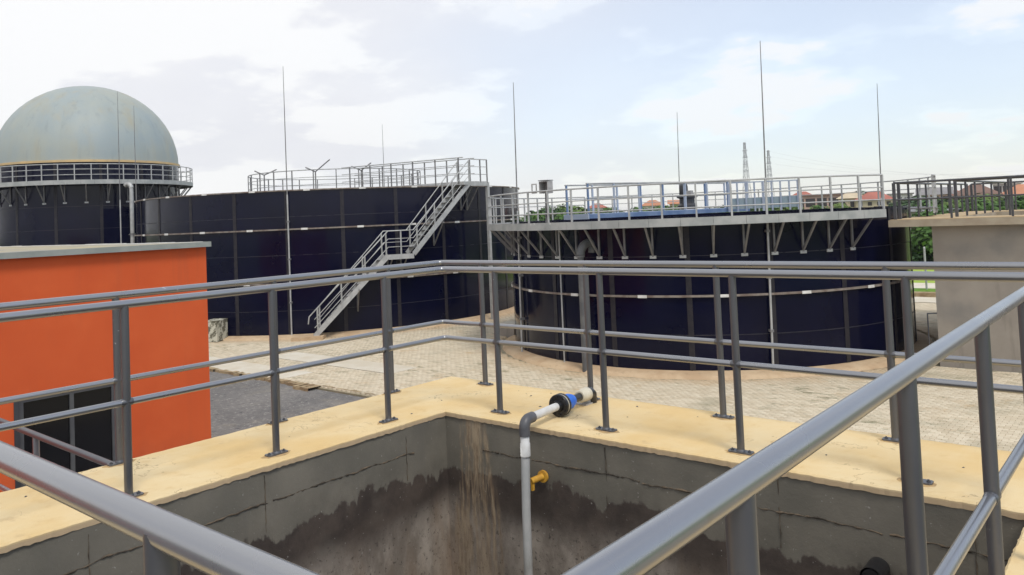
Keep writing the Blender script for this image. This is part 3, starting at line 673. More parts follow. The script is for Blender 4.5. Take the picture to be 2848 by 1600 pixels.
# ------------------------------------------------------------------ tanks
def facing(c, a, lim=-.25):
    v = Vector((-c[0], -c[1])).normalized(); return v.x*math.cos(R_(a)) + v.y*math.sin(R_(a)) > lim
def tank(name, label, c, R, H, seams, ncol, ref, girders, foot=.12, rim='girder'):
    e = thing(name, label, 'tank', (c[0], c[1], 0)); st = 360/ncol
    zs = [foot] + list(seams) + [H]
    link('inner_shell', MB().arc((0, 0), R-.10, R-.04, foot, H-.02, 0, 360, 96, ends=False), e, 'navy', (c[0], c[1], 0))
    strip = MB().arc((0, 0), R+.006, R+.016, foot+.01, H-.03, -math.degrees(.075/R), math.degrees(.075/R), 1).mesh('seam_strip'); strip.materials.append(MA['seam'])
    for k in range(len(zs)-1):
        g = math.degrees(.004/R)
        me = MB().arc((0, 0), R-.03, R+rng.uniform(-.002, .002), zs[k]+.004, zs[k+1]-.004, g, st-g, 6).mesh('panel'); me.materials.append(MA['navy'])
        for j in range(ncol):
            if facing(c, ref+st*(j+.5)):
                o = link('panel', me, e, None, (c[0], c[1], 0), R_(ref+st*j)); o.rotation_euler = (rng.uniform(-.0012, .0012), rng.uniform(-.0012, .0012), R_(ref+st*j))
        if k: link('seam_line', MB().arc((0, 0), R-.02, R+.007, zs[k]-.010, zs[k]+.010, 0, 360, 96, ends=False), e, 'seamline', (c[0], c[1], 0))
    for j in range(ncol):
        if facing(c, ref+st*j): link('seam_strip', strip, e, None, (c[0], c[1], 0), R_(ref+st*j))
    def ring(z, w, h, nm, off):
        link(nm, MB().arc((0, 0), R+.016, R+w, z-h/2, z+h/2, 0, 360, 120, ends=False), e, 'girder', (c[0], c[1], 0))
        sp = MB().arc((0, 0), R+w+.002, R+w+.012, z-h/2-.012, z+h/2+.012, -math.degrees(.13/R), math.degrees(.13/R), 2).mesh('splice_plate'); sp.materials.append(MA['white'])
        for j in range(ncol):
            if facing(c, ref+st*j+off): link('splice_plate', sp, e, None, (c[0], c[1], 0), R_(ref+st*j+off))
    for z, off in girders: ring(z, .09, .055, 'wind_girder', off)
    if rim: ring(H, .07, .05, 'rim_angle', 5.0)
    fm = MB(); n = 96; rr = random.Random(int(R*100))
    ro = [R+.42+rr.uniform(-.05, .05) for _ in range(n)]
    def rg(rad, z): return [(c[0]+(rad[i] if isinstance(rad, list) else rad)*math.cos(2*math.pi*i/n), c[1]+(rad[i] if isinstance(rad, list) else rad)*math.sin(2*math.pi*i/n), z) for i in range(n)]
    vs = rg([r+.12 for r in ro], -.1)+rg(ro, .035)+rg([r-.12 for r in ro], .07)+rg(R-.02, foot)
    fm.add(vs, [(l*n+i, l*n+(i+1) % n, (l+1)*n+(i+1) % n, (l+1)*n+i) for l in range(3) for i in range(n)], True)
    link('footing', fm, e, 'footing')
    return e
ta = tank('steel_tank', 'long dark navy bolted tank with the steel stair on its side', TA, RA, HA, (1.07, 2.15, 3.31, 4.34, 4.87), 27, -36.4, ((4.36, 4.2), (2.17, 3.0)))
link('tank_roof', MB().lathe([(RA-.05, 5.80), (RA*.5, 5.86), (.01, 5.9)], (TA[0], TA[1], 0), 72), ta, 'galvd')
tb = tank('steel_tank', 'dark navy bolted tank on the right ringed by a bracketed walkway', TB, RB, HB, (1.07, 3.22), 19, -66.3, ((2.13, 8.0),), rim=None)
link('tank_liquor', MB().lathe([(RB-.08, 3.95), (.01, 3.95)], (TB[0], TB[1], 0), 64), tb, 'water')
td = tank('steel_tank', 'dark navy tank carrying a pale gas dome at far left', TD, RD, HD, (1.2, 2.4, 3.6, 4.8, 6.0, 7.2), 14, 10, (), foot=.1, rim=None)

def gas_dome():
    e = thing('gas_dome', 'pale grey green membrane dome on top of the far left tank', 'dome', (TD[0], TD[1], HD))
    n = 20; st = 2*math.pi/n; R, H = RD-.02, 4.72; vs = []; m = 14; w = 6
    for i in range(m+1):
        t = i/m*math.pi/2*.985; r = R*math.cos(t)**.97 if t < 1.5 else R*math.cos(t); z = H*math.sin(t)
        for j in range(w+1):
            u = j/w; a = (u-.5)*st; bul = 1 + .010*math.sin(math.pi*u)
            vs.append((r*bul*math.cos(a), r*bul*math.sin(a), z))
    fs = [(i*(w+1)+j, i*(w+1)+j+1, (i+1)*(w+1)+j+1, (i+1)*(w+1)+j) for i in range(m) for j in range(w)]
    me = MB().add(vs, fs, True).mesh('membrane_gore'); me.materials.append(MA['dome'])
    for k in range(n): link('membrane_gore', me, e, None, (TD[0], TD[1], HD+.02), st*k+.1)
    link('crown_disc', MB().lathe([(.30, H*.992), (.25, H*1.003), (.01, H*1.006)], (TD[0], TD[1], HD+.02), 20), e, 'dome')
    link('clamp_band', MB().arc((TD[0], TD[1]), RD-.06, RD+.10, HD-.02, HD+.10, 0, 360, 96, ends=False), e, 'ochre')
gas_dome()

def walkway(label, c, R, wd, zb, zt, zrail, mids, ang, foot_z, a0, a1, post_step, mat, shade):
    e = thing('steel_walkway', label, 'walkway', (c[0], c[1], foot_z), 'ring walkways on the tanks')
    ro = R+wd; n = int((a1-a0)/3)
    link('deck', MB().arc(c, R+.05, ro-.03, zt-.06, zt-.03, a0, a1, n), e, shade)
    k = int((a1-a0)/6.4); st = (a1-a0)/k; g = math.degrees(.004/ro)
    fp = MB().arc((0, 0), ro-.012, ro, zb, zt, g, st-g, 4).mesh('fascia_plate'); fp.materials.append(MA['fascia'])
    for i in range(k): link('fascia_plate', fp, e, None, (c[0], c[1], 0), R_(a0+st*i))
    bm = MB(); bm.beam((R+.03, 0, zb+.02), (R+.03, 0, foot_z), .05, .05, (1, 0, 0)).beam((ro-.06, 0, zb+.01), (R+.05, 0, foot_z+.06), .05, .05, (1, 0, 0)).beam((R+.03, 0, zb+.02), (ro-.02, 0, zb+.02), .05, .05)
    bm = bm.mesh('bracket'); bm.materials.append(MA[shade])
    fm = MB().box(R+.017, R+.05, -.09, .09, foot_z-.05, foot_z+.03).mesh('foot_plate'); fm.materials.append(MA['galv'])
    for a in ang:
        b = link('bracket', bm, e, None, (c[0], c[1], 0), R_(a))
        q = bpy.data.objects.new('foot_plate', fm); COL.objects.link(q); q.parent = b
    m = max(2, int(round((a1-a0)/post_step)))
    pm = MB().beam((ro-.03, 0, zb+.02), (ro-.03, 0, zrail), .045, .045, (1, 0, 0)).mesh('post'); pm.materials.append(MA[mat])
    for i in range(m+1): link('post', pm, e, None, (c[0], c[1], 0), R_(a0+.4+(a1-a0-.8)*i/m))
    for z, r in [(zrail, .024)] + [(z, .017) for z in mids]:
        link('rail', MB().tube([pol(c, ro-.03, a0+.4+(a1-a0-.8)*i/(m*2), z) for i in range(m*2+1)], r, 8), e, mat)
    return e
walkway('galvanised walkway with railing ringing the right navy tank', TB, RB, .80, 4.05, 4.27, 5.20, (4.86, 4.53),
        [-81.3 + 7*i for i in range(-17, 9)] , 3.22, -203, -21.5, 7.0, 'galv', 'galvd')
walkway('galvanised walkway around the domed tank, far left', TD, RD, .80, 7.12, 7.35, 8.17, (7.9, 7.62),
        [i*12-60 for i in range(-14, 16)], 6.2, -228, 130, 8.0, 'galv', 'galvd')
# far half of walkway on B
def far_rail():
    e = thing('steel_walkway', 'far half of the walkway railing behind the blue scraper bridge', 'walkway', (TB[0], TB[1]+RB, 4.27), 'ring walkways on the tanks')
    ro = RB+.77
    for z, r in ((5.20, .022), (4.86, .016), (4.53, .016)): link('rail', MB().tube([pol(TB, ro, 4+150*i/40, z) for i in range(41)], r, 6), e, 'galv')
    pm = MB().beam((ro, 0, 4.06), (ro, 0, 5.2), .045, .045, (1, 0, 0)).mesh('post'); pm.materials.append(MA['galv'])
    for i in range(22): link('post', pm, e, None, (TB[0], TB[1], 0), R_(4+150*i/21))
    link('deck', MB().arc(TB, RB+.05, RB+.8, 4.2, 4.24, 4, 154, 50), e, 'galvd')
far_rail()

# ------------------------------------------------------------------ blue scraper bridge inside the right tank
def bridge():
    e = thing('scraper_bridge', 'blue painted scraper bridge with railings across the right tank', 'bridge', (TB[0], TB[1], 4.3))
    p0 = Vector((-13.75, 19.33, 0)); p0 = Vector((-13.62, 19.4, 0)) 
    a = Vector((-14.05, 19.75, 0)); d = (Vector((TB[0]+.9, TB[1]+1.2, 0)) - a); L = d.length; d.normalize(); s = Vector((-d.y, d.x, 0))
    def Q(t, o, z): return a + d*t + s*o + Vector((0, 0, z))
    for o in (-.5, .5):
        link('girder', MB().beam(Q(0, o, 4.40), Q(L, o, 4.40), .08, .13), e, 'blue')
        link('top_rail', MB().tube([Q(0, o, 5.38), Q(L, o, 5.38)], .025, 8), e, 'galv')
        link('mid_rail', MB().tube([Q(0, o, 4.95), Q(L, o, 4.95)], .018, 8), e, 'galv')
        for i in range(8): link('post', MB().beam(Q(.05+(L-.1)*i/7, o, 4.45), Q(.05+(L-.1)*i/7, o, 5.38), .05, .05, tuple(d)), e, 'lblue' if i % 3 else 'blue')
    link('deck', MB().beam(Q(0, 0, 4.47), Q(L, 0, 4.47), .92, .02), e, 'lblue')
    link('end_plate', MB().beam(Q(-.02, -.58, 4.40), Q(-.02, .58, 4.40), .03, .16), e, 'lblue')
    c = Vector((TB[0]+.2, TB[1]+.2, 0))
    for k in range(9):
        x = c + Vector((1.05, -.4, 0))*1.0 + Vector((.26*k, .10*k, 0)); link('weir_upright', MB().beam(x+Vector((0, 0, 4.33)), x+Vector((0, 0, 5.30)), .045+.03*(k % 4 == 0), .04, (0, 1, 0)), e, 'lblue')
    w0 = c + Vector((1.05, -.4, 0)); w1 = w0 + Vector((2.15, .82, 0))
    link('weir_sheet', MB().beam(w0+Vector((0, .06, 4.60)), w1+Vector((0, .06, 4.60)), .02, .36), e, 'weir')
    link('weir_rail', MB().beam(w0+Vector((0, 0, 5.32)), w1+Vector((0, 0, 5.30)), .04, .04), e, 'lblue')
    mt = thing('drive_motor', 'dark gearbox and motor standing on the blue bridge', 'motor', (c.x-.4, c.y-.5, 4.48))
    m = Vector((c.x-.45, c.y-.55, 0))
    link('gearbox', MB().lathe([(.01, 4.49), (.32, 4.49), (.34, 4.62), (.26, 4.70), (.26, 4.86), (.36, 4.90), (.36, 4.97), (.01, 4.97)], (m.x, m.y, 0), 18, smooth=False), mt, 'dark')
    link('motor_body', MB().lathe([(.13, 4.97), (.15, 5.02), (.15, 5.30), (.12, 5.38), (.01, 5.39)], (m.x-.12, m.y, 0), 14), mt, 'dark')
    link('terminal_box', MB().box(m.x+.02, m.x+.2, m.y-.1, m.y+.1, 5.0, 5.14), mt, 'boxgrey')
bridge()
def cabinet():
    p = pol(TB, RB+.45, -101.5, 4.27)
    e = thing('control_cabinet', 'small grey control box with open door on a post above the walkway', 'cabinet', tuple(p))
    v = Vector((.64, .77, 0)); u = Vector((.77, -.64, 0)); z = Vector((0, 0, 1))      # away from camera, to the right
    for o in (-.05, .05): link('leg', MB().beam(p+u*o*3, p+u*o+z*.88, .04, .04, tuple(v)), e, 'galvd')
    link('cable', MB().tube([p+u*.02+z*.0, p+u*-.05+z*.35, p+u*.05+z*.65, p+u*.01+z*.9], .018, 6), e, 'blackpvc')
    b = p+z*1.05; w = .16; dd = .12; h = .17
    q = u*.8 + v*.6; q.normalize(); r = Vector((-q.y, q.x, 0))
    link('box_body', MB().obox(b+r*dd*.9, q*w, r*.01, z*h).obox(b+q*w, q*.01, r*dd, z*h).obox(b-q*w, q*.01, r*dd, z*h).obox(b+z*h, q*w, r*dd, z*.01).obox(b-z*h, q*w, r*dd, z*.01), e, 'boxgrey')
    link('back_plate', MB().obox(b+r*dd*.75, q*w*.9, r*.005, z*h*.9), e, 'boxin')
    k = b-q*w-r*dd-q*.20*1+ Vector((0, 0, -.02))
    dr = link('door', MB().obox(k+z*.13, q*.10, r*.012, z*.018).obox(k-z*.13, q*.10, r*.012, z*.018).obox(k-q*.085, q*.016, r*.012, z*.113).obox(k+q*.085, q*.016, r*.012, z*.113), e, 'boxgrey')
    link('hood', MB().obox(b+z*(h+.035), q*(w+.02), r*(dd+.02), z*.012), e, 'galvd')
cabinet()
# gooseneck vent pipe by the right tank
gv = thing('vent_pipe', 'grey gooseneck pipe rising from the ground into the right tank', 'pipe', (-13.29, 18.78, 0))
gb = [(-13.29, 18.78, -.05), (-13.29, 18.78, 3.30)]
for k in range(1, 9):
    a = k/8*math.pi*.62; gb.append((-13.29 + .10*(1-math.cos(a)), 18.78+.30*(1-math.cos(a)), 3.30+.34*math.sin(a)))
gb.append((-13.16, 19.20, 3.36))
link('riser', MB().tube(gb[:2], .095, 16), gv, 'darkgrey'); link('bend', MB().tube(gb[1:], .125, 16), gv, 'darkgrey')
link('flange', MB().tube([(-13.29, 18.78, 3.25), (-13.29, 18.78, 3.29)], .125, 16), gv, 'galvd')
link('clamp', MB().tube([(-13.29, 18.78, 1.1), (-13.29, 18.78, 1.14)], .105, 14).beam((-13.29, 18.8, 1.12), (-13.20, 19.14, 1.12), .04, .03), gv, 'galvd')
gd = thing('vent_pipe', 'tall pale gooseneck pipe in front of the domed tank', 'pipe', (*dirpt(366, 46.5), 0))
def far_neck():
    x, y = dirpt(366, 46.5)
    b = [(x, y, 0), (x, y, 6.85)]
    for k in range(1, 8):
        a = k/7*math.pi*.75; b.append((x-.25*(1-math.cos(a)), y-.06*(1-math.cos(a)), 6.85+.22*math.sin(a)))
    link('riser', MB().tube(b[:2], .10, 14), gd, 'galv'); link('bend', MB().tube(b[1:], .115, 14), gd, 'galv')
    for z in (2.2, 4.4): link('clamp', MB().tube([(x, y, z), (x, y, z+.06)], .15, 12).beam((x, y, z), (x-.6, y+.1, z), .05, .05), gd, 'galvd')
far_neck()

# ------------------------------------------------------------------ stair on the long tank
def stair():
    e = thing('steel_stair', 'galvanised two flight stair climbing the side of the long navy tank', 'stair', tuple(pol(TA, RA+.5, -43, 0)))
    ro, ri = RA+.92, RA+.16
    key = [(-43.2, .12), (-26.8, 3.14), (-20.9, 3.14), (-4.8, 6.08), (1.0, 6.08)]
    O = [pol(TA, ro, a, z) for a, z in key]; I = [pol(TA, ri, a, z) for a, z in key]
    for P in (O, I):
        for i in (0, 2): link('stringer', MB().beam(P[i], P[i+1], .03, .20), e, 'galv')
    for i in (1, 3):
        link('landing', MB().add([tuple(v) for v in (O[i], O[i+1], I[i+1], I[i])]+[tuple(v-Vector((0, 0, .03))) for v in (O[i], O[i+1], I[i+1], I[i])], [(0, 1, 2, 3), (7, 6, 5, 4), (0, 4, 5, 1), (1, 5, 6, 2), (2, 6, 7, 3), (3, 7, 4, 0)]), e, 'galvd')
        link('landing_edge', MB().beam(O[i]-Vector((0, 0, .08)), O[i+1]-Vector((0, 0, .08)), .03, .20), e, 'galv')
    for i in (0, 2):
        n = 13
        for k in range(1, n):
            t = k/n; a = O[i].lerp(O[i+1], t); b = I[i].lerp(I[i+1], t); link('tread', MB().beam(a+Vector((0, 0, .03)), b+Vector((0, 0, .03)), .25, .03), e, 'galvd')
    up = Vector((0, 0, .95))
    def hr(P, nm, h, r, hook=False):
        pts = [p + Vector((0, 0, h)) for p in P]
        if hook: pts = [pts[0]+(pts[0]-pts[1]).normalized()*.30+Vector((-.05, 0, -.28)), pts[0]+(pts[0]-pts[1]).normalized()*.28] + pts
        link(nm, MB().tube(pts, r, 8), e, 'galv')
    hr(O, 'handrail', .98, .024, True); hr(O, 'mid_rail', .66, .016); hr(O, 'mid_rail', .33, .016)
    hr(I[:1]+I[1:4], 'handrail', .98, .022); hr(I[:4], 'mid_rail', .5, .015)
    pz = [(0, .04), (0, .36), (0, .68), (0, .97), (1, .5), (2, .06), (2, .36), (2, .68), (2, .98), (3, .6), (3, 1.0)]
    for i, t in pz:
        for P in (O, I):
            if P is I and (i in (1, 3)): continue
            b = P[i].lerp(P[i+1], t); link('post', MB().beam(b-Vector((0, 0, .05)), b+Vector((0, 0, .98)), .045, .045, (1, 0, 0)), e, 'galvd' if i == 3 else 'galv')
    # struts under the landings
    for a, z, dz in ((-25.8, 3.1, .75), (-22.4, 3.1, .75), (-13.0, 4.45, 1.05), (-3.8, 6.02, 1.15), (-1.6, 6.02, 1.15), (-33.5, 1.9, 1.0)):
        link('strut', MB().beam(pol(TA, RA+.05, a, z-.1), pol(TA, RA+.05, a, z-dz), .05, .05, (1, 0, 0)).beam(pol(TA, ro-.05, a, z-.05), pol(TA, RA+.05, a, z-dz), .04, .04).beam(pol(TA, RA+.03, a, z-.08), pol(TA, ro, a, z-.08), .05, .05), e, 'galvd')
    cb = pol(TA, ro-.05, 1.3, 0)
    link('column', MB().beam(cb+Vector((0, 0, -.1)), cb+Vector((0, 0, 6.06)), .13, .13, (1, 0, 0)), e, 'galv')
    st_ = pol(TA, ro-.1, -44.6, 0)
    link('foot_step', MB().obox(st_+Vector((0, 0, .02)), Vector((.45, .42, 0)), Vector((-.22, .25, 0)), (0, 0, .12)), e, 'footing')
stair()
def roof_walk():
    e = thing('roof_walkway', 'railed round platform and gangway on top of the long navy tank', 'walkway', (TA[0], TA[1], 5.95))
    rr = 4.4
    for z, r in ((7.1, .024), (6.75, .016), (6.4, .016)): link('rail', MB().tube([pol(TA, rr, i*6, z) for i in range(60)], r, 6, closed=True), e, 'galv')
    pm = MB().beam((rr, 0, 5.84), (rr, 0, 7.1), .045, .045, (1, 0, 0)).mesh('post'); pm.materials.append(MA['galvd'])
    for i in range(26): link('post', pm, e, None, (TA[0], TA[1], 0), R_(i*360/26+4))
    link('deck', MB().lathe([(rr-.05, 5.97), (.01, 5.97), (.01, 5.93), (rr, 5.93)], (TA[0], TA[1], 0), 48, smooth=False), e, 'galvd')
    a0 = pol(TA, RA+.9, -5.0, 0); a1 = pol(TA, 4.3, -30, 0); d = (a1-a0).normalized(); s = Vector((-d.y, d.x, 0)); L = (a1-a0).length
    link('gangway', MB().beam(a0+Vector((0, 0, 6.02)), a1+Vector((0, 0, 6.02)), .9, .14), e, 'galv')
    for o in (-.45, .45):
        for h, r in ((7.12, .024), (6.8, .016), (6.45, .016)): link('rail', MB().tube([a0+s*o+Vector((0, 0, h)), a1+s*o+Vector((0, 0, h))], r, 6), e, 'galv')
        for i in range(6):
            b = a0 + d*(L*(i+.2)/5.6) + s*o; link('post', MB().beam(b+Vector((0, 0, 6.0)), b+Vector((0, 0, 7.12)), .045, .045, (1, 0, 0)), e, 'galvd')
    for a, h, l in ((-88, .25, 1), (-50, .55, 1.15), (-22, .35, .8)):
        b = pol(TA, rr, a, 7.0); arm = MB().tube([b+Vector((0, 0, -1.0)), b+Vector((0, 0, .02))], .03, 6).tube([b, b+Vector((.45*l, .40*l, h))], .028, 6).tube([b, b+Vector((-.35, -.3, .22))], .028, 6)
        link('davit_arm', arm, e, 'galvd')
roof_walk()

# ------------------------------------------------------------------ lightning rods
def rod(label, x, y, top, base=0.0, c=None, r0=.032, ln=0.0):
    e = thing('lightning_rod', label, 'lightning rod', (x, y, base), 'lightning rods on the tanks')
    h = top-base; lean = (rng.uniform(-.003, .003) + cr_.x*ln, rng.uniform(-.003, .003) + cr_.y*ln)
    P = lambda z: (x+lean[0]*(z-base), y+lean[1]*(z-base), z)
    link('lower_mast', MB().tube([P(base), P(base+h*.52)], r0, 8), e, 'galv')
    link('upper_mast', MB().tube([P(base+h*.52), P(base+h*.78), P(top)], [r0*.72, r0*.55, r0*.30], 8), e, 'galvd')
    if c:
        d = Vector((c[0]-x, c[1]-y, 0)).normalized()
        for z in (base+h*.12, base+h*.28, base+h*.42): link('clamp', MB().beam(Vector(P(z))-d*.04, Vector(P(z))+d*.12, .10, .07), e, 'galvd')
p = pol(TA, RA+.10, -49.3, 0); rod('tall lightning rod fixed to the long navy tank, left of the stair', p.x, p.y, 11.0, .1, TA)
rod('lightning rod at the back of the long navy tank', -38.6, 33.49, 10.7, .1, TA)
rod('lightning rod beside the left end of the right tank walkway', -16.70, 20.08, 8.90, .1, TB, ln=.014)
p = pol(TB, RB+.12, -48.4, 0); rod('tallest looking lightning rod, fixed to the front of the right tank', p.x, p.y, 8.95, .1, TB, ln=.016)
rod('faint lightning rod behind the blue scraper bridge', -16.86, 31.34, 8.75, .1, TB, ln=.02)
rod('lightning rod behind the right tank beside the grey concrete building', -8.4, 30.65, 8.76, .1, TB, ln=.02)
p = Vector((*dirpt(334, 46.2), 0)); rod('left of two thin rods in front of the pale dome', p.x, p.y, 11.9, .1)
p = Vector((*dirpt(380, 46.4), 0)); rod('right of two thin rods in front of the pale dome', p.x, p.y, 11.2, .1)
p = pol(TB, RB+.07, -101, 0); tag(link('conduit', MB().tube([(p.x, p.y, .05), (p.x, p.y, 4.06)], .024, 8), None, 'galv'), 'thin vertical conduit down the front of the right tank', 'conduit')

# ------------------------------------------------------------------ small yard things
bx = thing('concrete_block', 'pale moss stained concrete block at the foot of the long tank', 'block', (-30.1, 16.97, 0))
link('block', MB().obox((-30.1, 16.97, .42), (.26, .12, 0), (-.2, .35, 0), (0, 0, .40)), bx, 'mossy')
link('cap', MB().obox((-30.1, 16.97, .835), (.27, .125, 0), (-.21, .36, 0), (0, 0, .015)), bx, 'mossy')
bx = thing('valve_chamber', 'low grey concrete valve chamber between the two tanks', 'chamber', (-19.6, 23.2, 0))
link('chamber_wall', MB().box(-20.1, -19.4, 22.9, 23.6, -.05, .42), bx, 'conc'); link('lid', MB().box(-20.15, -19.35, 22.85, 23.65, .422, .48), bx, 'pale')

# ------------------------------------------------------------------ grey concrete building at right
gbd = thing('concrete_building', 'grey concrete tank building with overhanging slab at the right edge', 'building', (0, 28, 0))
def grey():
    x0, y0 = -5.25, 23.9
    link('wall', MB().box(x0, 9, y0, 33, -.15, 3.755), gbd, 'conc')
    s = link('roof_slab', MB().box(-6.25, 9.4, 23.55, 25.2, 3.757, 3.945).box(-6.25, -4.9, 25.2, 34, 3.757, 3.945).box(-4.9, 9.4, 31.6, 34, 3.757, 3.945), gbd, 'slabedge')
    link('slab_screed', MB().box(-6.22, 9.4, 23.59, 25.18, 3.946, 3.96).box(-6.22, -4.93, 25.18, 34, 3.946, 3.96).box(-4.93, 9.4, 31.62, 34, 3.946, 3.96), s, 'slab')
    link('ladder_bar', MB().tube([(-5.45, 23.75, .3), (-5.45, 23.75, 1.4)], .02, 6).tube([(-5.45, 23.75, 1.4), (-5.25, 23.88, 1.4)], .02, 6), gbd, 'darkrail')
    def rail(nm, label, pts, step):
        e = thing(nm, label, 'railing', (pts[0][0], pts[0][1], 3.96), 'dark railings on the concrete building')
        for z, r in ((4.97, .03), (4.50, .022)): link('rail', MB().tube([(x, y, z) for x, y in pts], r, 8), e, 'darkrail')
        for i in range(len(pts)-1):
            a, b = Vector((*pts[i], 0)), Vector((*pts[i+1], 0)); n = max(1, round((b-a).length/step))
            for k in range(n+(i == len(pts)-2)):
                q = a.lerp(b, k/n); link('post', MB().beam(q+Vector((0, 0, 3.955)), q+Vector((0, 0, 4.97)), .05 if k else .075, .05 if k else .075, (1, 0, 0)), e, 'darkrail')
    rail('dark_railing', 'dark grey railing along the front edge of the concrete building slab', [(-6.1, 23.72), (9.2, 23.72)], 1.35)
    rail('dark_railing', 'dark grey railing on the left edge of the concrete building slab', [(-6.1, 24.2), (-6.1, 33.6)], 1.1)
    rail('dark_railing', 'second dark railing behind the front one on the concrete building', [(-4.85, 33.4), (-4.85, 25.1), (9.2, 25.1)], 1.3)
    rail('dark_railing', 'dark railing along the back of the concrete building', [(-6.0, 33.8), (9.2, 33.8)], 1.4)
    e = thing('dark_stair', 'dark steel stair railing sloping down behind the concrete building slab', 'stair', (-1.5, 29, 2.5))
    for z0 in (.95, .78, .40, .10):
        link('stair_rail', MB().tube([(-3.6, 28.5, 4.05+z0), (1.2, 28.5, 2.65+z0)], .028, 6), e, 'darkrail')
    for k in range(5): link('post', MB().beam((-3.4+k*.95, 28.5, 3.9-k*.28), (-3.4+k*.95, 28.5, 4.95-k*.28), .05, .05, (1, 0, 0)), e, 'darkrail')
grey()
rs = thing('covered_reservoir', 'low grey sheeted reservoir cover seen behind the dark railings', 'reservoir', (-24, 110, 0))
link('reservoir_wall', MB().box(-45, -17, 82, 140, -.1, 3.30), rs, 'conc')
for i in range(14): link('cover_sheet', MB().box(-45.2, -16.8, 81.8+i*4.2, 81.8+i*4.2+4.15, 3.305, 3.36+.03*(i % 2)), rs, 'h_grey')

# ------------------------------------------------------------------ background: trees, houses, pylons, fence post
def crown_mesh(seed, n, leaf, mat, squash=.8):
    r = random.Random(seed); mb = MB(); cl = []
    for _ in range(11):
        a = r.uniform(0, 6.283); q = r.uniform(.15, .72); cl.append((q*math.cos(a), q*math.sin(a), r.uniform(.15, .95)*squash, r.uniform(.22, .42)))
    for _ in range(n):
        cx, cy, cz, cr = r.choice(cl); v = Vector((r.gauss(0, 1), r.gauss(0, 1), r.gauss(0, 1))).normalized()*cr*r.uniform(.55, 1.08)
        c = Vector((cx, cy, cz)) + Vector((v.x, v.y, v.z*.8)); nn = (v.normalized() + Vector((r.uniform(-.7, .7), r.uniform(-.7, .7), r.uniform(-.4, .9)))).normalized()
        u = nn.orthogonal().normalized(); w = nn.cross(u); k = leaf*r.uniform(.6, 1.3); th = r.uniform(0, 6.28); u, w = u*math.cos(th)+w*math.sin(th), w*math.cos(th)-u*math.sin(th)
        mb.add([c-u*k, c+w*k*.55, c+u*k, c-w*k*.55], [(0, 1, 2, 3)])
    me = mb.mesh('crown'); me.materials.append(MA[mat]); return me
def trunk_mesh(seed):
    r = random.Random(seed); mb = MB(); mb.tube([(0, 0, -.7), (.02, .01, -.2), (.0, .03, .35)], [.06, .045, .025], 7)
    for k in range(4):
        a = r.uniform(0, 6.28); mb.tube([(0, 0, -.15+.1*k), (.25*math.cos(a), .25*math.sin(a), .2+.1*k), (.5*math.cos(a), .5*math.sin(a), .4+.1*k)], [.03, .018, .007], 5)
    me = mb.mesh('trunk'); me.materials.append(MA['bark']); return me
CR = [crown_mesh(11, 1500, .085, 'leafa'), crown_mesh(12, 1500, .08, 'leafb'), crown_mesh(13, 1300, .085, 'leafc'), crown_mesh(14, 1500, .075, 'leafb', .65), crown_mesh(15, 2600, .055, 'leafa', 1.0)]
TR = [trunk_mesh(k) for k in range(2)]
def tree(label, px, top_py, dist, rad, var, group=None, low=False):
    x, y = dirpt(px, dist); zt = elev(px, top_py, dist); h = max(zt+.12, rad*.6)
    e = thing('tree', label, 'tree', (x, y, -.12), group)
    sz = h*(.95 if low else .55); c = link('crown', CR[var], e, None, (x, y, h*(.04 if low else .40)-.12), rng.uniform(0, 6.28)); c.scale = (rad, rad, sz)
    t = link('trunk', TR[var % 2], e, None, (x, y, h*.40-.12), rng.uniform(0, 6)); t.scale = (rad*.9, rad*.9, h*.57)
G = 'trees on the skyline'
tree('leafy green tree in the gap between right tank and concrete building', 2578, 588, 68, 4.6, 4, None, True)
tree('darker bush under the leafy tree in the gap by the concrete building', 2612, 650, 66, 3.0, 1, None, True)
tree('dark bush low in the gap between right tank and concrete building', 2545, 655, 66.5, 3.0, 1, None, True)
spots = [(1505, 566, 95, 3.2, 3), (1543, 553, 110, 3.6, 1), (1592, 560, 120, 4.5, 2), (1688, 563, 105, 3.2, 1), (1735, 566, 115, 4, 0), (1790, 560, 120, 4, 1),
         (1842, 564, 130, 5, 0), (1985, 560, 150, 5, 1), (2110, 556, 160, 6, 0), (2195, 560, 110, 3.5, 2), (2250, 564, 108, 3.2, 0), (2300, 560, 112, 3.6, 2),
         (2345, 521, 215, 10, 3), (2395, 522, 230, 9, 1), (2300, 536, 260, 9, 1), (2262, 540, 260, 8, 3), (2560, 525, 120, 4.5, 1), (2545, 540, 110, 4, 1), (2600, 536, 115, 6, 3),
         (2650, 541, 112, 6, 1), (2705, 536, 108, 6, 2), (2745, 533, 105, 6, 1), (2790, 531, 104, 6, 3), (2840, 534, 108, 6, 1), (2860, 530, 100, 5, 0), (2680, 548, 98, 5, 2), (2770, 545, 95, 5, 0), (2630, 548, 92, 4, 0)]
extra = [(1470, 577, 62, 2.2, 1), (1530, 573, 64, 2.4, 0), (1565, 572, 60, 2.2, 1), (1625, 576, 63, 2.2, 0), (1675, 574, 66, 2.4, 3), (1745, 572, 64, 2.4, 1), (1800, 571, 66, 2.3, 0), (1860, 570, 62, 2.2, 1), (1925, 568, 66, 2.4, 3), (1990, 566, 64, 2.2, 0)]
ew = ['nearest the left end of the walkway rail', 'left of the control box legs', 'directly behind the control box legs', 'right of the control box', 'behind the end plate of the blue bridge', 'behind the third blue bridge post', 'behind the middle bridge posts', 'left of the drive motor', 'hidden behind the drive motor', 'behind the weir uprights']
for s_, w_ in zip(extra, ew): tree(('dark clipped bush ' if s_[4] in (1, 3) else 'green clipped bush ') + w_, *s_, group='clipped bushes behind the right tank')
lab = {0: 'bushy green tree', 1: 'dark evergreen tree', 2: 'light green tree', 3: 'flat topped dark tree'}
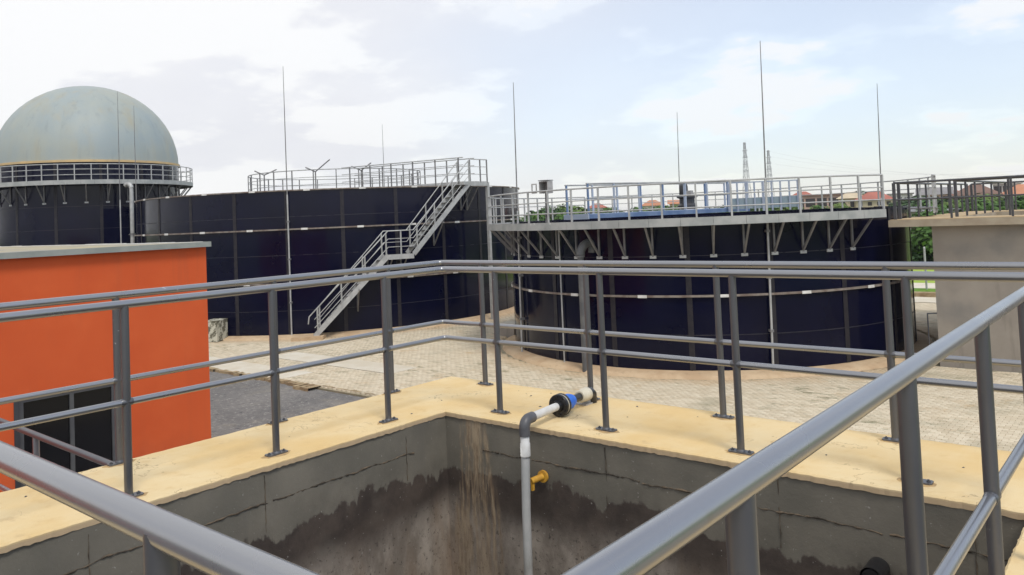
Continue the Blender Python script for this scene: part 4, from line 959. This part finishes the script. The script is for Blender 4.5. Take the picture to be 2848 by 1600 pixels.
where = ['left of the control box post', 'just left of the control box', 'right behind the control box post', 'behind the left end of the blue bridge', 'behind the blue bridge railing, left half', 'behind the middle of the blue bridge',
         'just left of the drive motor', 'right of the drive motor', 'below the pylons', 'at the left end of the brown windowed building', 'in front of the brown windowed building', 'at the right end of the brown windowed building',
         'tall above the cream house', 'right of the tallest skyline tree', 'above the brown windowed building', 'beside the red roof left of centre', 'left of the dark building railings', 'low behind the corner post of dark railings', 'behind the dark railings, nearest their corner',
         'left of the brown hipped house', 'right below the brown hipped house', 'between hipped house and white house', 'below the white block house', 'at the right edge below the orange roof', 'furthest right of all', 'low in front of the hipped house', 'low in front of the white block house', 'low at the left of the hipped house']
for s, w in zip(spots, where): tree(lab[s[4]] + ' ' + w, *s, group=G)

def house(name, label, px, dist, w, dp, top_py, wall, roof, kind, storeys, nwin, rot=0.0, wband=False):
    x, y = dirpt(px, dist); zt = elev(px, top_py, dist); e = thing(name, label, 'house', (x, y, -.12), 'houses on the skyline')
    to = Vector((-x, -y, 0)).normalized(); a = math.atan2(to.y, to.x) + math.pi/2 + rot
    u = Vector((math.cos(a), math.sin(a), 0)); v = Vector((math.sin(a), -math.cos(a), 0))     # u along front, v towards viewer
    if v.dot(to) < 0: v = -v
    c = Vector((x, y, 0)); rh = {'hip': .26, 'gable': .25, 'flat': .05}[kind]*min(w, dp); hw = zt-rh; Z = Vector((0, 0, 1))
    link('wall', MB().obox(c+Z*(hw/2-.1), u*w/2, v*dp/2, Z*(hw/2+.1)), e, wall)
    o = .5; b = [c+u*sx*(w/2+o)+v*sy*(dp/2+o)+Z*hw for sx, sy in ((-1, -1), (1, -1), (1, 1), (-1, 1))]
    mb = MB()
    if kind == 'flat': mb.obox(c+Z*(hw+rh/2), u*(w/2+.3), v*(dp/2+.3), Z*rh/2)
    else:
        ins = .5*dp if kind == 'hip' else -.02; ins = min(ins, w*.45)
        r0, r1 = c-u*(w/2+o-ins)+Z*zt, c+u*(w/2+o-ins)+Z*zt
        mb.add([tuple(p) for p in b]+[tuple(r0), tuple(r1)], [(0, 1, 5, 4), (2, 3, 4, 5), (1, 2, 5), (3, 0, 4), (0, 3, 2, 1)])
    link('roof', mb, e, roof)
    sh = hw/storeys
    for k in range(storeys):
        for i in range(nwin):
            q = c + u*w*((i+.5)/nwin-.5) + v*(dp/2+.02) + Z*(k*sh+sh*.55); ww = w/nwin*(.42 if wband else .22)
            f = link('window', MB().obox(q, u*ww, v*.02, Z*sh*(.30 if wband else .22)), e, 'hwin')
    if storeys > 1 and kind != 'flat': link('balcony', MB().obox(c+v*(dp/2+.4)+Z*(sh+.1), u*w*.3, v*.4, Z*.12), e, wall)
house('house', 'long pale building with bands of brown windows and red roof', 2270, 190, 14, 9, 541, 'h_pink', 'r_brown', 'flat', 2, 6, 0, True)
house('house', 'small red roofed house at the left of the brown windowed building', 2232, 215, 8, 8, 533, 'h_pink', 'r_red', 'hip', 2, 3)
house('house', 'cream house with pale roof right of the brown windowed building', 2370, 175, 5, 7, 534, 'h_cream', 'h_cream', 'hip', 2, 3)
house('house', 'pink house with red roof behind the walkway end', 2432, 170, 6.5, 7, 532, 'h_cream', 'r_red', 'hip', 3, 4)
house('house', 'grey flat roofed shed below the pylons', 2160, 175, 9, 6, 548, 'h_grey', 'r_grey', 'flat', 1, 4)
house('house', 'small white house seen through the blue bridge railing', 1815, 190, 5, 6, 557, 'h_white', 'r_orange', 'hip', 2, 3)
house('house', 'cream house with orange gable left of the drive motor', 1885, 200, 4, 6, 556, 'h_cream', 'r_orange', 'gable', 2, 3)
house('house', 'pale house with red roof left of the blue bridge', 1660, 230, 5, 6, 566, 'h_white', 'r_red', 'hip', 2, 2)
house('house', 'white two storey house left of the dark railings', 2505, 185, 4.5, 7, 538, 'h_white', 'r_grey', 'flat', 2, 3)
house('house', 'pink gabled house behind the dark corner railing', 2600, 190, 6, 7, 522, 'h_pink', 'r_grey', 'gable', 3, 3)
house('house', 'cream house with brown hipped roof above the trees', 2715, 150, 6.5, 7, 514, 'h_cream', 'r_brown', 'hip', 3, 3)
house('house', 'white block house with dark square windows at right', 2803, 160, 4, 6, 509, 'h_white', 'h_white', 'flat', 3, 3, 0, True)
house('house', 'house with bright orange roof at the right edge', 2850, 150, 6, 7, 512, 'h_white', 'r_orange', 'hip', 3, 3)
house('house', 'pale block with dark windows beside the orange roof', 2655, 200, 4.5, 6, 530, 'h_white', 'r_red', 'hip', 2, 3)

def pylon(label, px, top_py, dist):
    x, y = dirpt(px, dist); H = elev(px, top_py, dist); e = thing('pylon', label, 'pylon', (x, y, 0), 'pylons on the skyline')
    def hw(z): return 3.6*(1-z/H)**1.15 + .75
    L_ = 7; zs = [H*(1-(1-i/L_)**1.1) for i in range(L_+1)]; t = .20
    mb = MB()
    for sx in (-1, 1):
        for sy in (-1, 1):
            for i in range(L_): mb.beam((x+sx*hw(zs[i]), y+sy*hw(zs[i]), zs[i]), (x+sx*hw(zs[i+1]), y+sy*hw(zs[i+1]), zs[i+1]), t*1.5, t*1.5, (1, 0, 0))
    link('legs', mb, e, 'lattice')
    mb = MB()
    for i in range(L_):
        a, b = hw(zs[i]), hw(zs[i+1]); z0, z1 = zs[i], zs[i+1]
        for s in (-1, 1):
            mb.beam((x-a, y+s*a, z0), (x+b, y+s*b, z1), t, t); mb.beam((x+a, y+s*a, z0), (x-b, y+s*b, z1), t, t); mb.beam((x-b, y+s*b, z1), (x+b, y+s*b, z1), t, t)
            mb.beam((x+s*a, y-a, z0), (x+s*b, y+b, z1), t, t); mb.beam((x+s*a, y+a, z0), (x+s*b, y-b, z1), t, t)
    link('bracing', mb, e, 'lattice')
    ux, uy = math.cos(R_(-25)), math.sin(R_(-25))
    for f in (.46, .58, .68, .78, .88, .985):
        z = H*f; l = 4.2 if f < .95 else 2.4
        link('crossarm', MB().beam((x-ux*l, y-uy*l, z), (x+ux*l, y+uy*l, z), .35, .45).beam((x-ux*l, y-uy*l, z), (x, y, z+1.2), .15, .15).beam((x+ux*l, y+uy*l, z), (x, y, z+1.2), .15, .15), e, 'lattice')
    return x, y, H
P1 = pylon('taller pale lattice pylon on the skyline', 2079, 396, 900)
P2 = pylon('shorter pale lattice pylon right of the taller one', 2144, 418, 960)
def wires():
    for i, f in enumerate((.78, .90, .985)):
        a = Vector((P2[0], P2[1], P2[2]*f)); bx_, by_ = dirpt(2900, 1000); b = Vector((bx_, by_, elev(2900, 470+12*i, 1000)))
        pts = [a.lerp(b, k/16) - Vector((0, 0, 9*(1-(2*k/16-1)**2))) for k in range(17)]
        tag(link('power_line', MB().tube(pts, .045, 4), None, 'lattice'), ('lowest', 'middle', 'highest')[i] + ' power line running right from the shorter pylon', 'power line')
wires()
fx, fy = dirpt(2571, 45, 700); fp = thing('fence_post', 'thin grey post on the lawn between right tank and concrete building', 'post', (fx, fy, 0))
link('post', MB().tube([(fx, fy, -.1), (fx, fy, 2.05)], .05, 8), fp, 'galv'); link('post_cap', MB().tube([(fx, fy, 2.05), (fx, fy, 2.1)], [.06, .03], 8), fp, 'galv')

# ------------------------------------------------------------------ haze in the air
hz = MB().box(-700, 300, -60, 1150, -1.2, 92)
haze = bpy.data.objects.new('haze', hz.mesh('haze')); COL.objects.link(haze); haze['kind'] = 'stuff'; haze['label'] = 'thin pale haze over the whole yard and skyline'
hm = bpy.data.materials.new('haze_air'); hm.use_nodes = True; hm.node_tree.nodes.clear()
ho = hm.node_tree.nodes.new('ShaderNodeOutputMaterial'); hv = hm.node_tree.nodes.new('ShaderNodeVolumePrincipled')
hv.inputs['Color'].default_value = (0.95, 0.96, 1.0, 1); hv.inputs['Density'].default_value = 0.00028; hv.inputs['Anisotropy'].default_value = 0.2
hm.node_tree.links.new(hv.outputs[0], ho.inputs['Volume']); haze.data.materials.append(hm)
